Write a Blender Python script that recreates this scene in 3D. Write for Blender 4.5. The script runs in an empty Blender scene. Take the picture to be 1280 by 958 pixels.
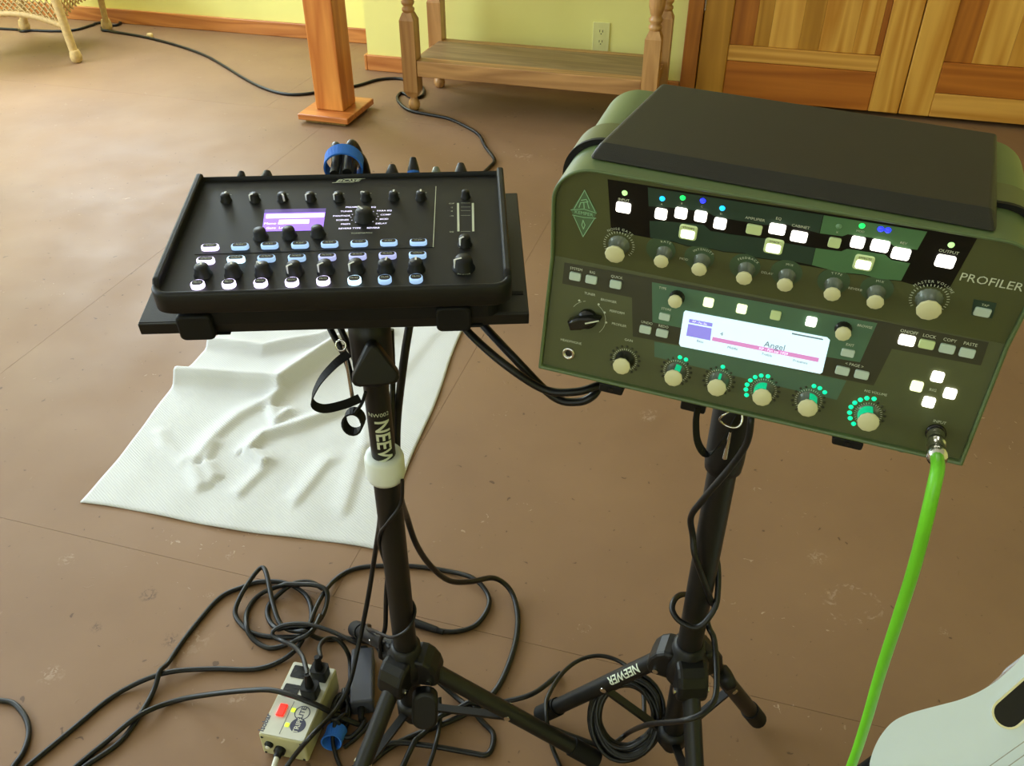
import bpy, math, random
from mathutils import Vector as Vec, Matrix as Mat
random.seed(7)
S = bpy.context.scene
COL = S.collection
PI = math.pi
R = math.radians

# ------------------------------------------------------------------ camera, world, lights
FPX, TH, HC = 1100.0, R(36.17), 1.2
cd = bpy.data.cameras.new('camera'); cam = bpy.data.objects.new('camera', cd); COL.objects.link(cam)
cd.sensor_width = 36; cd.lens = 36 * FPX / 1280; cd.clip_start = .02
cam.location = (0, 0, HC); cam.rotation_euler = (PI / 2 - TH, 0, 0)
S.camera = cam
vs = S.view_settings
vs.view_transform = 'Standard'; vs.look = 'None'; vs.gamma = 1; vs.use_curve_mapping = False
vs.exposure = 0.22
w = bpy.data.worlds.new('daylight'); S.world = w; w.use_nodes = True
w.node_tree.nodes['Background'].inputs[0].default_value = (.72, .85, 1, 1)
w.node_tree.nodes['Background'].inputs[1].default_value = 1.0

# camera maths: pixels of the 1280 x 958 photograph to points of the place
CAM = Vec((0, 0, HC)); FW = Vec((0, math.cos(TH), -math.sin(TH))); DN = Vec((0, -math.sin(TH), -math.cos(TH))); RT = Vec((1, 0, 0))
def ray(x, y): return RT * ((x - 640) / FPX) + DN * ((y - 479) / FPX) + FW
def hz(x, y, Z=0.0):
    d = ray(x, y); return CAM + d * ((Z - HC) / d.z)
def dep(x, y, Y):
    d = ray(x, y); return CAM + d * (Y / d.y)
def plane(x, y, P, n):
    d = ray(x, y); return CAM + d * ((P - CAM).dot(n) / d.dot(n))
# room axes: U runs along the back wall, V comes from it towards the camera
A0 = hz(460, 88); U = Vec((.961, -.277, 0)).normalized(); V = Vec((U.y, -U.x, 0)); ZU = Vec((0, 0, 1))
ROT = math.atan2(U.y, U.x)
def uv(u, v, z=0.0): return Vec((A0.x, A0.y, 0)) + U * u + V * v + ZU * z
def onwall(x, y, v=0.0):
    p = plane(x, y, uv(0, v), V); d = p - uv(0, 0); return d.dot(U), p.z
UL, UR, VR, ZC = -2.9, 4.3, 6.6, 2.6          # left wall, right wall, rear wall, ceiling

def area(name, loc, direction, sx, sy, power, col):
    l = bpy.data.lights.new(name, 'AREA'); l.shape = 'RECTANGLE'; l.size = sx; l.size_y = sy; l.energy = power; l.color = col
    o = bpy.data.objects.new(name, l); COL.objects.link(o); o.location = loc
    o.rotation_euler = Vec(direction).to_track_quat('-Z', 'Y').to_euler()
    return o
WIN = [(1.0, 3.5), (4.2, 5.7)]               # windows of the left wall (v range)
WZ0, WZ1 = .75, 2.2
for k, (a, b) in enumerate(WIN):
    area('window_daylight', uv(UL + .04, (a + b) / 2, (WZ0 + WZ1) / 2), U - ZU * .12, b - a, WZ1 - WZ0, (125, 30)[k], (.74, .88, 1))
area('window_daylight', uv(1.2, VR - .04, 1.5), -V - ZU * .1, 2.2, 1.4, 14, (.85, .94, 1))  # fill lamp for camera-facing fronts, added as an unseen rear window
BWU = (-2.55, -.95)                             # window of the recessed back wall (u range)
area('window_daylight', uv(sum(BWU) / 2, -.39 - .015 + .04, 1.6), V - ZU * .1, BWU[1] - BWU[0], 1.2, 100, (.76, .89, 1))

# ------------------------------------------------------------------ materials
def lin(c):
    return tuple(((v / 255) / 12.92 if v / 255 <= .04045 else ((v / 255 + .055) / 1.055) ** 2.4) for v in c[:3]) + (1,)
MATS = {}
def nodes(name):
    m = bpy.data.materials.new(name); m.use_nodes = True
    nt = m.node_tree; return m, nt, nt.nodes['Principled BSDF']
def mat(name, col, rough=.5, metal=0.0, vary=.08, scale=30, bump=.0, bscale=200, coat=0.0, spec=.5):
    if name in MATS: return MATS[name]
    m, nt, b = nodes(name); c = lin(col)
    tc = nt.nodes.new('ShaderNodeTexCoord'); nz = nt.nodes.new('ShaderNodeTexNoise'); nz.inputs['Scale'].default_value = scale; nz.inputs['Detail'].default_value = 4
    nt.links.new(tc.outputs['Object'], nz.inputs['Vector'])
    rp = nt.nodes.new('ShaderNodeValToRGB')
    rp.color_ramp.elements[0].position = .3; rp.color_ramp.elements[1].position = .7
    rp.color_ramp.elements[0].color = tuple(x * (1 - vary) for x in c[:3]) + (1,)
    rp.color_ramp.elements[1].color = tuple(min(1, x * (1 + vary)) for x in c[:3]) + (1,)
    nt.links.new(nz.outputs['Fac'], rp.inputs['Fac']); nt.links.new(rp.outputs['Color'], b.inputs['Base Color'])
    b.inputs['Roughness'].default_value = rough; b.inputs['Metallic'].default_value = metal
    b.inputs['Coat Weight'].default_value = coat; b.inputs['Specular IOR Level'].default_value = spec
    if bump:
        n2 = nt.nodes.new('ShaderNodeTexNoise'); n2.inputs['Scale'].default_value = bscale; n2.inputs['Detail'].default_value = 3
        nt.links.new(tc.outputs['Object'], n2.inputs['Vector'])
        bp = nt.nodes.new('ShaderNodeBump'); bp.inputs['Strength'].default_value = bump; bp.inputs['Distance'].default_value = .002
        nt.links.new(n2.outputs['Fac'], bp.inputs['Height']); nt.links.new(bp.outputs['Normal'], b.inputs['Normal'])
    MATS[name] = m; return m
def emit(name, col, strength):
    if name in MATS: return MATS[name]
    m, nt, b = nodes(name); c = lin(col)
    b.inputs['Base Color'].default_value = c; b.inputs['Emission Color'].default_value = c; b.inputs['Emission Strength'].default_value = strength
    b.inputs['Roughness'].default_value = .3
    MATS[name] = m; return m
def wood(name, c1, c2, axis=2, rough=.38, ring=14.0, stretch=.08, coat=.15):
    if name in MATS: return MATS[name]
    m, nt, b = nodes(name); L = nt.links.new
    tc = nt.nodes.new('ShaderNodeTexCoord'); oi = nt.nodes.new('ShaderNodeObjectInfo')
    ad = nt.nodes.new('ShaderNodeVectorMath'); ad.operation = 'ADD'
    sc = nt.nodes.new('ShaderNodeVectorMath'); sc.operation = 'SCALE'; sc.inputs[0].default_value = (7, 3, 5)
    L(oi.outputs['Random'], sc.inputs['Scale']); L(tc.outputs['Object'], ad.inputs[0]); L(sc.outputs[0], ad.inputs[1])
    mp = nt.nodes.new('ShaderNodeMapping'); s = [1, 1, 1]; s[axis] = stretch; mp.inputs['Scale'].default_value = s
    L(ad.outputs[0], mp.inputs['Vector'])
    n1 = nt.nodes.new('ShaderNodeTexNoise'); n1.inputs['Scale'].default_value = ring; n1.inputs['Detail'].default_value = 2; n1.inputs['Distortion'].default_value = .6
    L(mp.outputs[0], n1.inputs['Vector'])
    mul = nt.nodes.new('ShaderNodeMath'); mul.operation = 'MULTIPLY'; mul.inputs[1].default_value = 9; L(n1.outputs['Fac'], mul.inputs[0])
    fr = nt.nodes.new('ShaderNodeMath'); fr.operation = 'PINGPONG'; fr.inputs[1].default_value = 1; L(mul.outputs[0], fr.inputs[0])
    n2 = nt.nodes.new('ShaderNodeTexNoise'); n2.inputs['Scale'].default_value = ring * 9; n2.inputs['Detail'].default_value = 3; L(mp.outputs[0], n2.inputs['Vector'])
    mx = nt.nodes.new('ShaderNodeMath'); mx.operation = 'MULTIPLY_ADD'; mx.inputs[1].default_value = .3
    L(n2.outputs['Fac'], mx.inputs[0]); 
    ml = nt.nodes.new('ShaderNodeMath'); ml.operation = 'MULTIPLY'; ml.inputs[1].default_value = .65; L(fr.outputs[0], ml.inputs[0]); L(ml.outputs[0], mx.inputs[2])
    rp = nt.nodes.new('ShaderNodeValToRGB'); rp.color_ramp.elements[0].color = lin(c1); rp.color_ramp.elements[1].color = lin(c2)
    rp.color_ramp.elements[0].position = .15; rp.color_ramp.elements[1].position = .85
    L(mx.outputs[0], rp.inputs['Fac']); L(rp.outputs['Color'], b.inputs['Base Color'])
    b.inputs['Roughness'].default_value = rough; b.inputs['Coat Weight'].default_value = coat; b.inputs['Coat Roughness'].default_value = .25
    bp = nt.nodes.new('ShaderNodeBump'); bp.inputs['Strength'].default_value = .12; bp.inputs['Distance'].default_value = .001
    L(mx.outputs[0], bp.inputs['Height']); L(bp.outputs['Normal'], b.inputs['Normal'])
    MATS[name] = m; return m
def floor_mat():
    m, nt, b = nodes('painted_floor'); L = nt.links.new
    g = nt.nodes.new('ShaderNodeNewGeometry')
    def noise(scale, det=4, dist=0.0):
        n = nt.nodes.new('ShaderNodeTexNoise'); n.inputs['Scale'].default_value = scale; n.inputs['Detail'].default_value = det; n.inputs['Distortion'].default_value = dist
        L(g.outputs['Position'], n.inputs['Vector']); return n
    def ramp(src, p0, p1, c0, c1):
        r = nt.nodes.new('ShaderNodeValToRGB'); r.color_ramp.elements[0].position = p0; r.color_ramp.elements[1].position = p1
        r.color_ramp.elements[0].color = c0; r.color_ramp.elements[1].color = c1; L(src, r.inputs['Fac']); return r
    base = ramp(noise(2.2, 5).outputs['Fac'], .3, .72, lin((129, 99, 73)), lin((143, 111, 82)))
    # pale scuffs and chips
    sc = ramp(noise(46, 3, 1.5).outputs['Fac'], .70, .725, (0, 0, 0, 1), (1, 1, 1, 1))
    ms = ramp(noise(3.1, 2).outputs['Fac'], .5, .66, (0, 0, 0, 1), (1, 1, 1, 1))
    mu = nt.nodes.new('ShaderNodeMath'); mu.operation = 'MULTIPLY'; L(sc.outputs['Color'], mu.inputs[0]); L(ms.outputs['Color'], mu.inputs[1])
    mx = nt.nodes.new('ShaderNodeMix'); mx.data_type = 'RGBA'; mx.inputs['B'].default_value = lin((176, 150, 126))
    L(mu.outputs[0], mx.inputs['Factor']); L(base.outputs['Color'], mx.inputs['A'])
    # marks of their own shape: (pixel x, y, radius, stretch, ring?, pale?)
    cur = mx
    for px, py, rad, ring, pale in ((1066, 755, .043, 1, 1), (1022, 697, .022, 0, 1), (240, 800, .035, 0, 1), (214, 800, .02, 0, 0), (83, 700, .02, 0, 1), (288, 695, .012, 0, 1), (65, 842, .024, 0, 1), (186, 743, .018, 0, 0), (120, 785, .012, 0, 0), (812, 520, .028, 0, 1), (300, 870, .02, 0, 1), (262, 745, .01, 0, 1), (1180, 790, .012, 0, 1), (655, 195, .04, 0, 1), (730, 785, .010, 1, 1)):
        c = hz(px, py)
        sb = nt.nodes.new('ShaderNodeVectorMath'); sb.operation = 'DISTANCE'; sb.inputs[1].default_value = c; 
        wob = noise(1.4 / rad, 4, .8); wa = nt.nodes.new('ShaderNodeVectorMath'); wa.operation = 'MULTIPLY_ADD'; wa.inputs[1].default_value = (rad * 1.6, rad * 1.6, 0); L(wob.outputs['Color'], wa.inputs[0])
        of = nt.nodes.new('ShaderNodeVectorMath'); of.operation = 'SUBTRACT'; of.inputs[1].default_value = (rad * .8, rad * .8, 0); L(g.outputs['Position'], of.inputs[0]); L(of.outputs[0], wa.inputs[2])
        L(wa.outputs[0], sb.inputs[0])
        r_ = nt.nodes.new('ShaderNodeValToRGB'); el = r_.color_ramp.elements
        dv = nt.nodes.new('ShaderNodeMath'); dv.operation = 'DIVIDE'; dv.inputs[1].default_value = rad * 1.5; L(sb.outputs['Value'], dv.inputs[0]); L(dv.outputs[0], r_.inputs['Fac'])
        if ring: el[0].position = .5; el[0].color = (0, 0, 0, 1); el[1].position = .62; el[1].color = (1, 1, 1, 1); q = el.new(.75); q.color = (0, 0, 0, 1)
        else: el[0].position = .1; el[0].color = (1, 1, 1, 1); el[1].position = .6; el[1].color = (0, 0, 0, 1)
        brk = ramp(noise(2.6 / rad, 3, 1.2).outputs['Fac'], .5, .58, (0, 0, 0, 1), (.7, .7, .7, 1))
        mm = nt.nodes.new('ShaderNodeMath'); mm.operation = 'MULTIPLY'; L(r_.outputs['Color'], mm.inputs[0]); L(brk.outputs['Color'], mm.inputs[1])
        m3 = nt.nodes.new('ShaderNodeMix'); m3.data_type = 'RGBA'; m3.inputs['B'].default_value = lin((168, 142, 120) if pale else (66, 46, 36)); L(mm.outputs[0], m3.inputs['Factor']); L(cur.outputs['Result'], m3.inputs['A']); cur = m3
    mx = cur
    # dark specks
    dk = ramp(noise(60, 2, .5).outputs['Fac'], .72, .745, (0, 0, 0, 1), (.6, .6, .6, 1))
    m2 = nt.nodes.new('ShaderNodeMix'); m2.data_type = 'RGBA'; m2.inputs['B'].default_value = lin((62, 42, 32))
    L(dk.outputs['Color'], m2.inputs['Factor']); L(mx.outputs['Result'], m2.inputs['A']); L(m2.outputs['Result'], b.inputs['Base Color'])
    rr = ramp(noise(5, 4).outputs['Fac'], .3, .7, (.5, .5, .5, 1), (.62, .62, .62, 1)); L(rr.outputs['Color'], b.inputs['Roughness'])
    b.inputs['Specular IOR Level'].default_value = .3
    h = nt.nodes.new('ShaderNodeMath'); h.operation = 'ADD'; L(noise(9, 6).outputs['Fac'], h.inputs[0]); L(sc.outputs['Color'], h.inputs[1])
    bp = nt.nodes.new('ShaderNodeBump'); bp.inputs['Strength'].default_value = .3; bp.inputs['Distance'].default_value = .0025
    L(h.outputs[0], bp.inputs['Height']); L(bp.outputs['Normal'], b.inputs['Normal'])
    return m
M_FLOOR = floor_mat()
M_WALL = mat('yellow_wall_paint', (238, 232, 142), .75, vary=.03, scale=3, bump=.15, bscale=120)
M_CEIL = mat('ceiling_paint', (242, 242, 240), .8, vary=.02)
M_BASE = wood('baseboard_wood', (170, 98, 42), (205, 135, 70), 0)
M_POST = wood('post_fir', (186, 104, 36), (222, 146, 66), 2, ring=9)
M_PLATE = wood('post_plate_wood', (176, 98, 40), (206, 128, 62), 0)
M_TABLE = wood('table_pine', (160, 112, 62), (196, 148, 92), 2, rough=.45)
M_TABLEX = wood('table_pine_cross', (150, 106, 62), (192, 144, 90), 0, rough=.42)
M_TRIM = wood('door_casing_wood', (150, 86, 24), (182, 112, 40), 2)
DOORW = {'light_v': wood('door_wood_light_upright', (196, 132, 44), (232, 178, 84), 2, ring=10, stretch=.05),
         'dark_v': wood('door_wood_dark_upright', (156, 88, 22), (186, 112, 36), 2, ring=10, stretch=.05),
         'mid_v': wood('door_wood_olive_upright', (170, 116, 34), (206, 150, 56), 2, ring=10, stretch=.05),
         'light_h': wood('door_wood_light_level', (190, 128, 46), (228, 172, 84), 0, ring=10, stretch=.05),
         'dark_h': wood('door_wood_dark_level', (160, 88, 24), (192, 114, 38), 0, ring=10, stretch=.05)}
M_WICK = mat('wicker_cane', (196, 166, 110), .6, vary=.15, scale=60, bump=.4, bscale=150)
M_BLACK = mat('black_plastic', (15, 15, 15), .45, vary=.1, spec=.35)
M_BLKGLOSS = mat('black_gloss_plastic', (14, 14, 15), .22, vary=.05)
M_RUBBER = mat('black_rubber', (12, 12, 12), .65, vary=.15, spec=.3)
M_CABLE = mat('black_cable', (15, 15, 16), .42, vary=.1, spec=.4)
M_STEEL = mat('black_powder_steel', (17, 17, 16), .42, vary=.08, spec=.4, bump=.1, bscale=900)
M_CHROME = mat('chrome', (205, 205, 200), .18, 1.0, vary=.03)
M_MIXER = mat('mixer_black', (19, 19, 17), .5, vary=.06, spec=.35, bump=.12, bscale=1500)
M_PANEL = mat('mixer_panel', (17, 18, 19), .45, vary=.05, spec=.3)
M_GREEN = mat('olive_green_enamel', (77, 82, 48), .42, vary=.04, bump=.06, bscale=1200)
M_SHELL = mat('sage_green_enamel', (88, 106, 66), .4, vary=.04)
M_BAND = mat('olive_band', (92, 98, 54), .5, vary=.06)
M_DGREEN = mat('dark_teal_print', (38, 62, 50), .4, vary=.04)
M_LGREEN = mat('light_green_print', (80, 122, 82), .4, vary=.04)
M_TEAL = mat('teal_green_print', (72, 108, 82), .4, vary=.04)
M_TEALGLOW = mat('teal_glow_paint', (74, 104, 82), .45, vary=.06)  # glow of the teal ring lights, painted as flat colour
M_BLKPRINT = mat('black_print', (12, 13, 9), .35, vary=.05, spec=.3)
M_OLPRINT = mat('dark_olive_print', (48, 48, 26), .4, vary=.05)
M_SLAB = mat('black_textured_top', (27, 27, 19), .5, vary=.06, bump=.25, bscale=1600)
M_CREAM = mat('cream_cap', (214, 212, 168), .42, vary=.03)
M_SKIRT = mat('smoky_skirt', (112, 120, 108), .25, vary=.05, metal=.25)
M_SKIRTD = mat('dark_skirt', (34, 36, 28), .3, vary=.05)
M_UNLIT = mat('unlit_button', (190, 208, 196), .35, vary=.03)
M_PALE = mat('pale_green_button', (206, 226, 168), .35, vary=.03)
M_PRINT = mat('white_print', (205, 212, 190), .5, vary=.03)
M_LOGO = mat('mint_print', (150, 200, 160), .45, vary=.04)
M_TOWEL = None
M_COLLAR = mat('white_rubber_collar', (220, 225, 218), .45, vary=.03)
M_BLUE = mat('blue_hook_strap', (40, 110, 210), .75, vary=.15, bump=.4, bscale=900)
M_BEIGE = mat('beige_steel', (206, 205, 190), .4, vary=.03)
M_BEIGE_SHADE = mat('beige_steel_yellow_shade', (192, 187, 146), .42, vary=.03)  # same steel on the sides, yellow bounce light put into the colour
M_NAVY = mat('navy_print', (58, 60, 84), .45, vary=.03)
M_GREENCABLE = mat('lime_green_cable', (112, 205, 40), .38, vary=.05)
M_GUITAR = mat('white_guitar_lacquer', (226, 240, 250), .12, vary=.01, coat=.6)
M_RIM = mat('ivory_slot_edge', (236, 230, 190), .25, vary=.04)
M_STRING = mat('steel_string', (170, 172, 170), .3, .9, vary=.02)
M_BRICK = mat('adapter_grey', (66, 68, 78), .5, vary=.05)
M_WCABLE = mat('white_cable', (222, 220, 208), .45, vary=.03)
M_OUTLET = mat('ivory_outlet', (226, 222, 150), .4, vary=.02)
M_GLASSDARK = mat('dark_slot', (10, 10, 11), .3, vary=.02)
M_BURLAP = mat('jute_pad', (150, 120, 66), .9, vary=.3, scale=120, bump=.6, bscale=300)
M_PEB = mat('pale_wood_plug', (214, 186, 130), .6)
M_WHITEF = mat('white_window_frame', (232, 230, 218), .4, vary=.02)
LIT = emit('lit_white', (255, 250, 238), 2.6)
LITY = emit('lit_warm', (240, 246, 196), 1.05)
DIMB = emit('dim_lit_button', (180, 200, 150), .12)
LCY = emit('led_cyan', (20, 170, 235), 1.6); LGR = emit('led_green', (20, 205, 90), 1.5); LBL = emit('led_blue', (30, 40, 255), 2.6)
LPG = emit('led_pale_green', (170, 220, 140), 1.0); LTE = emit('led_teal', (0, 215, 150), 1.2)
LDM = mat('led_off', (110, 150, 112), .4)
LDK = mat('led_dark', (50, 52, 32), .5)
LVI = emit('lit_violet_white', (226, 214, 255), 2.2); LBW = emit('lit_cyan_white', (200, 236, 255), 1.8); LPB = emit('lit_pale_blue', (156, 188, 228), .8); LLV = emit('lit_lavender', (172, 178, 230), .8)
SCR = emit('screen_white', (206, 230, 244), .7); SCB = emit('screen_violet', (134, 128, 220), .62); SCP = emit('screen_pink', (200, 130, 190), .6)
SCT = emit('screen_ink', (110, 130, 145), .25); SCW = emit('screen_text_white', (225, 225, 245), 1.0)
MSC = emit('mixer_screen_violet', (150, 110, 235), .9); MSW = emit('mixer_screen_white', (235, 228, 255), 1.7); MSD = emit('mixer_screen_dark', (84, 64, 140), .5)
RED = emit('red_rocker', (240, 40, 30), 1.3); YGL = emit('yellow_green_led', (190, 225, 50), 1.1)

# ------------------------------------------------------------------ mesh building
class MB:
    def __init__(s): s.v = []; s.f = []; s.sm = []
    def add(s, vs, fs, smooth=False, M=None):
        n = len(s.v)
        s.v += [tuple(M @ Vec(p)) if M else tuple(p) for p in vs]
        s.f += [tuple(i + n for i in f) for f in fs]; s.sm += [smooth] * len(fs); return s
    def box(s, lo, hi, M=None):
        x0, y0, z0 = lo; x1, y1, z1 = hi
        return s.add([(x0, y0, z0), (x1, y0, z0), (x1, y1, z0), (x0, y1, z0), (x0, y0, z1), (x1, y0, z1), (x1, y1, z1), (x0, y1, z1)],
                     [(3, 2, 1, 0), (4, 5, 6, 7), (0, 1, 5, 4), (1, 2, 6, 5), (2, 3, 7, 6), (3, 0, 4, 7)], M=M)
    def prism(s, poly, z0, z1, M=None, smooth=False, top=None):
        n = len(poly); t = top or poly
        vs = [(p[0], p[1], z0) for p in poly] + [(p[0], p[1], z1) for p in t]
        s.add(vs, [tuple(range(n - 1, -1, -1)), tuple(range(n, 2 * n))], False, M)
        return s.add(vs, [(i, (i + 1) % n, n + (i + 1) % n, n + i) for i in range(n)], smooth, M)
    def bevprism(s, poly, z0, z1, b, M=None):            # prism whose top edge is chamfered by shrinking towards the centre
        cx = sum(p[0] for p in poly) / len(poly); cy = sum(p[1] for p in poly) / len(poly)
        def sh(k): return [(p[0] + (cx - p[0]) * min(.9, k / max(1e-6, abs(p[0] - cx))) if abs(p[0] - cx) > 1e-6 else p[0], p[1] + (cy - p[1]) * min(.9, k / max(1e-6, abs(p[1] - cy))) if abs(p[1] - cy) > 1e-6 else p[1]) for p in poly]
        rings = [(poly, z0), (poly, z1 - b), (sh(b * .3), z1 - b * .3), (sh(b), z1)]
        n = len(poly); vs = [(p[0], p[1], z) for pl, z in rings for p in pl]; fs = []
        for k in range(3): fs += [(k * n + i, k * n + (i + 1) % n, (k + 1) * n + (i + 1) % n, (k + 1) * n + i) for i in range(n)]
        s.add(vs, fs, True, M); return s.add(vs, [tuple(range(n - 1, -1, -1)), tuple(range(3 * n, 4 * n))], False, M)
    def lathe(s, prof, n=20, M=None, smooth=True, flute=None):
        vs = []; fs = []; m = len(prof)
        for k, (r, z) in enumerate(prof):
            for i in range(n):
                a = 2 * PI * i / n; rr = r * (1 + (flute[1] * math.cos(flute[0] * a) if flute and r > .3 * max(p[0] for p in prof) else 0)); vs.append((rr * math.cos(a), rr * math.sin(a), z))
        for k in range(m - 1): fs += [(k * n + i, k * n + (i + 1) % n, (k + 1) * n + (i + 1) % n, (k + 1) * n + i) for i in range(n)]
        s.add(vs, fs, smooth, M)
        caps = []
        if prof[0][0] > 1e-5: caps.append(tuple(range(n - 1, -1, -1)))
        if prof[-1][0] > 1e-5: caps.append(tuple(range((m - 1) * n, m * n)))
        if caps: s.add(vs, caps, False, M)
        return s
    def cyl(s, p, q, r, n=14, r2=None):
        p, q = Vec(p), Vec(q); d = q - p; M = Mat.Translation(p) @ d.to_track_quat('Z', 'Y').to_matrix().to_4x4()
        return s.lathe([(r, 0), (r if r2 is None else r2, d.length)], n, M)
    def tube(s, pts, r, n=8, closed=False):
        pts = [Vec(p) for p in pts]; m = len(pts); vs = []; fs = []
        rs = r if isinstance(r, (list, tuple)) else [r] * m
        up = Vec((0, 0, 1)); last = None
        for i in range(m):
            a = pts[(i - 1) % m] if (closed or i) else pts[0]; b = pts[(i + 1) % m] if (closed or i < m - 1) else pts[-1]
            t = (b - a); t = t.normalized() if t.length > 1e-9 else Vec((0, 0, 1))
            if last is None:
                nrm = t.orthogonal().normalized()
            else:
                nrm = last - t * last.dot(t); nrm = nrm.normalized() if nrm.length > 1e-6 else t.orthogonal().normalized()
            last = nrm; bn = t.cross(nrm)
            for k in range(n):
                a_ = 2 * PI * k / n; vs.append(pts[i] + (nrm * math.cos(a_) + bn * math.sin(a_)) * rs[i])
        for i in range(m if closed else m - 1):
            j = (i + 1) % m
            fs += [(i * n + k, i * n + (k + 1) % n, j * n + (k + 1) % n, j * n + k) for k in range(n)]
        s.add(vs, fs, True)
        if not closed: s.add(vs, [tuple(range(n - 1, -1, -1)), tuple(range((m - 1) * n, m * n))])
        return s
    def strip(s, pts, wdir, width, th):                   # flat strap along pts
        pts = [Vec(p) for p in pts]; m = len(pts); vs = []; fs = []
        for i in range(m):
            t = (pts[min(i + 1, m - 1)] - pts[max(i - 1, 0)]).normalized(); wd = Vec(wdir); wd = (wd - t * wd.dot(t)).normalized(); nn = t.cross(wd)
            for a, b in ((-1, -1), (1, -1), (1, 1), (-1, 1)): vs.append(pts[i] + wd * (a * width / 2) + nn * (b * th / 2))
        for i in range(m - 1): fs += [(i * 4 + k, i * 4 + (k + 1) % 4, i * 4 + 4 + (k + 1) % 4, i * 4 + 4 + k) for k in range(4)]
        return s.add(vs, fs + [(3, 2, 1, 0), tuple(range(m * 4 - 4, m * 4))])
    def mesh(s, name):
        me = bpy.data.meshes.new(name); me.from_pydata(s.v, [], s.f); me.polygons.foreach_set('use_smooth', s.sm)
        me.validate(); me.update(); return me
    def build(s, name, m, parent=None, M=None):
        return link(name, s.mesh(name), m, parent, M)
def link(name, me, m, parent=None, M=None):
    if m and not me.materials: me.materials.append(m)
    o = bpy.data.objects.new(name, me); COL.objects.link(o)
    if parent: o.parent = parent
    if M is not None: o.matrix_basis = M
    return o
def tag(o, label, cat, group=None, kind=None):
    o['label'] = label; o['category'] = cat
    if group: o['group'] = group
    if kind: o['kind'] = kind
    return o
def struct(o, label=None, cat=None):
    o['kind'] = 'structure'
    if label: o['label'] = label
    if cat: o['category'] = cat
    return o
def empty(name, loc, M=None):
    o = bpy.data.objects.new(name, None); COL.objects.link(o); o.empty_display_size = .05
    if M is not None: o.matrix_basis = M
    else: o.location = loc
    return o
def bevel(o, wd, seg=2):
    b = o.modifiers.new('bevel', 'BEVEL'); b.width = wd; b.segments = seg; b.limit_method = 'ANGLE'; b.angle_limit = R(40); return o
def rrect(w, h, r, n=5, cx=0, cy=0):
    out = []
    for sx, sy, a0 in ((1, 1, 0), (-1, 1, 90), (-1, -1, 180), (1, -1, 270)):
        for k in range(n + 1):
            a = R(a0 + 90 * k / n); out.append((cx + sx * (w / 2 - r) + r * math.cos(a), cy + sy * (h / 2 - r) + r * math.sin(a)))
    return out
def spline(pts, n=6, closed=False):
    P = [Vec(p) for p in pts]; m = len(P); out = []
    for i in range(m if closed else m - 1):
        p1, p2 = P[i], P[(i + 1) % m]
        p0 = P[i - 1] if (i or closed) else p1 * 2 - p2
        p3 = P[(i + 2) % m] if (i + 2 < m or closed) else p2 * 2 - p1
        for k in range(n):
            t = k / n
            out.append(.5 * ((2 * p1) + (p2 - p0) * t + (2 * p0 - 5 * p1 + 4 * p2 - p3) * t * t + (3 * p1 - p0 - 3 * p2 + p3) * t ** 3))
    if not closed: out.append(P[-1])
    return out
def frameM(O, X, Y, Z): return Mat(((X.x, Y.x, Z.x, O.x), (X.y, Y.y, Z.y, O.y), (X.z, Y.z, Z.z, O.z), (0, 0, 0, 1)))
_tc = {}
def text(s, size=1.0, align='CENTER', bold=False):
    key = (s, align, bold)
    if key not in _tc:
        cu = bpy.data.curves.new('t', 'FONT'); cu.body = s; cu.size = 1; cu.align_x = align; cu.align_y = 'CENTER'; cu.resolution_u = 2
        if bold: cu.offset = .02
        o = bpy.data.objects.new('t', cu); COL.objects.link(o); bpy.context.view_layer.update()
        me = o.evaluated_get(bpy.context.evaluated_depsgraph_get()).to_mesh()
        _tc[key] = ([tuple(v.co) for v in me.vertices], [tuple(p.vertices) for p in me.polygons])
        bpy.data.objects.remove(o); bpy.data.curves.remove(cu)
    v, f = _tc[key]
    return [(a * size, b * size, 0) for a, b, c in v], f
def cuttext(s, size, align='CENTER', bold=False, n=9):  # lettering cut into bands so that it can follow a tube
    import bmesh
    v, f = text(s, size, align, bold); bm = bmesh.new(); bv = [bm.verts.new(p) for p in v]
    for p in f:
        try: bm.faces.new([bv[i] for i in p])
        except ValueError: pass
    y0, y1 = min(p[1] for p in v), max(p[1] for p in v); x0, x1 = min(p[0] for p in v), max(p[0] for p in v)
    for k in range(1, n): bmesh.ops.bisect_plane(bm, geom=bm.verts[:] + bm.edges[:] + bm.faces[:], plane_co=(0, y0 + (y1 - y0) * k / n, 0), plane_no=(0, 1, 0))
    if n > 9:
        for k in range(1, n): bmesh.ops.bisect_plane(bm, geom=bm.verts[:] + bm.edges[:] + bm.faces[:], plane_co=(x0 + (x1 - x0) * k / n, 0, 0), plane_no=(1, 0, 0))
    bm.verts.index_update(); out = [tuple(q.co) for q in bm.verts], [tuple(q.index for q in p.verts) for p in bm.faces]; bm.free(); return out
def twidth(s):
    v, f = text(s, 1, 'LEFT'); return max(p[0] for p in v) if v else .3

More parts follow.
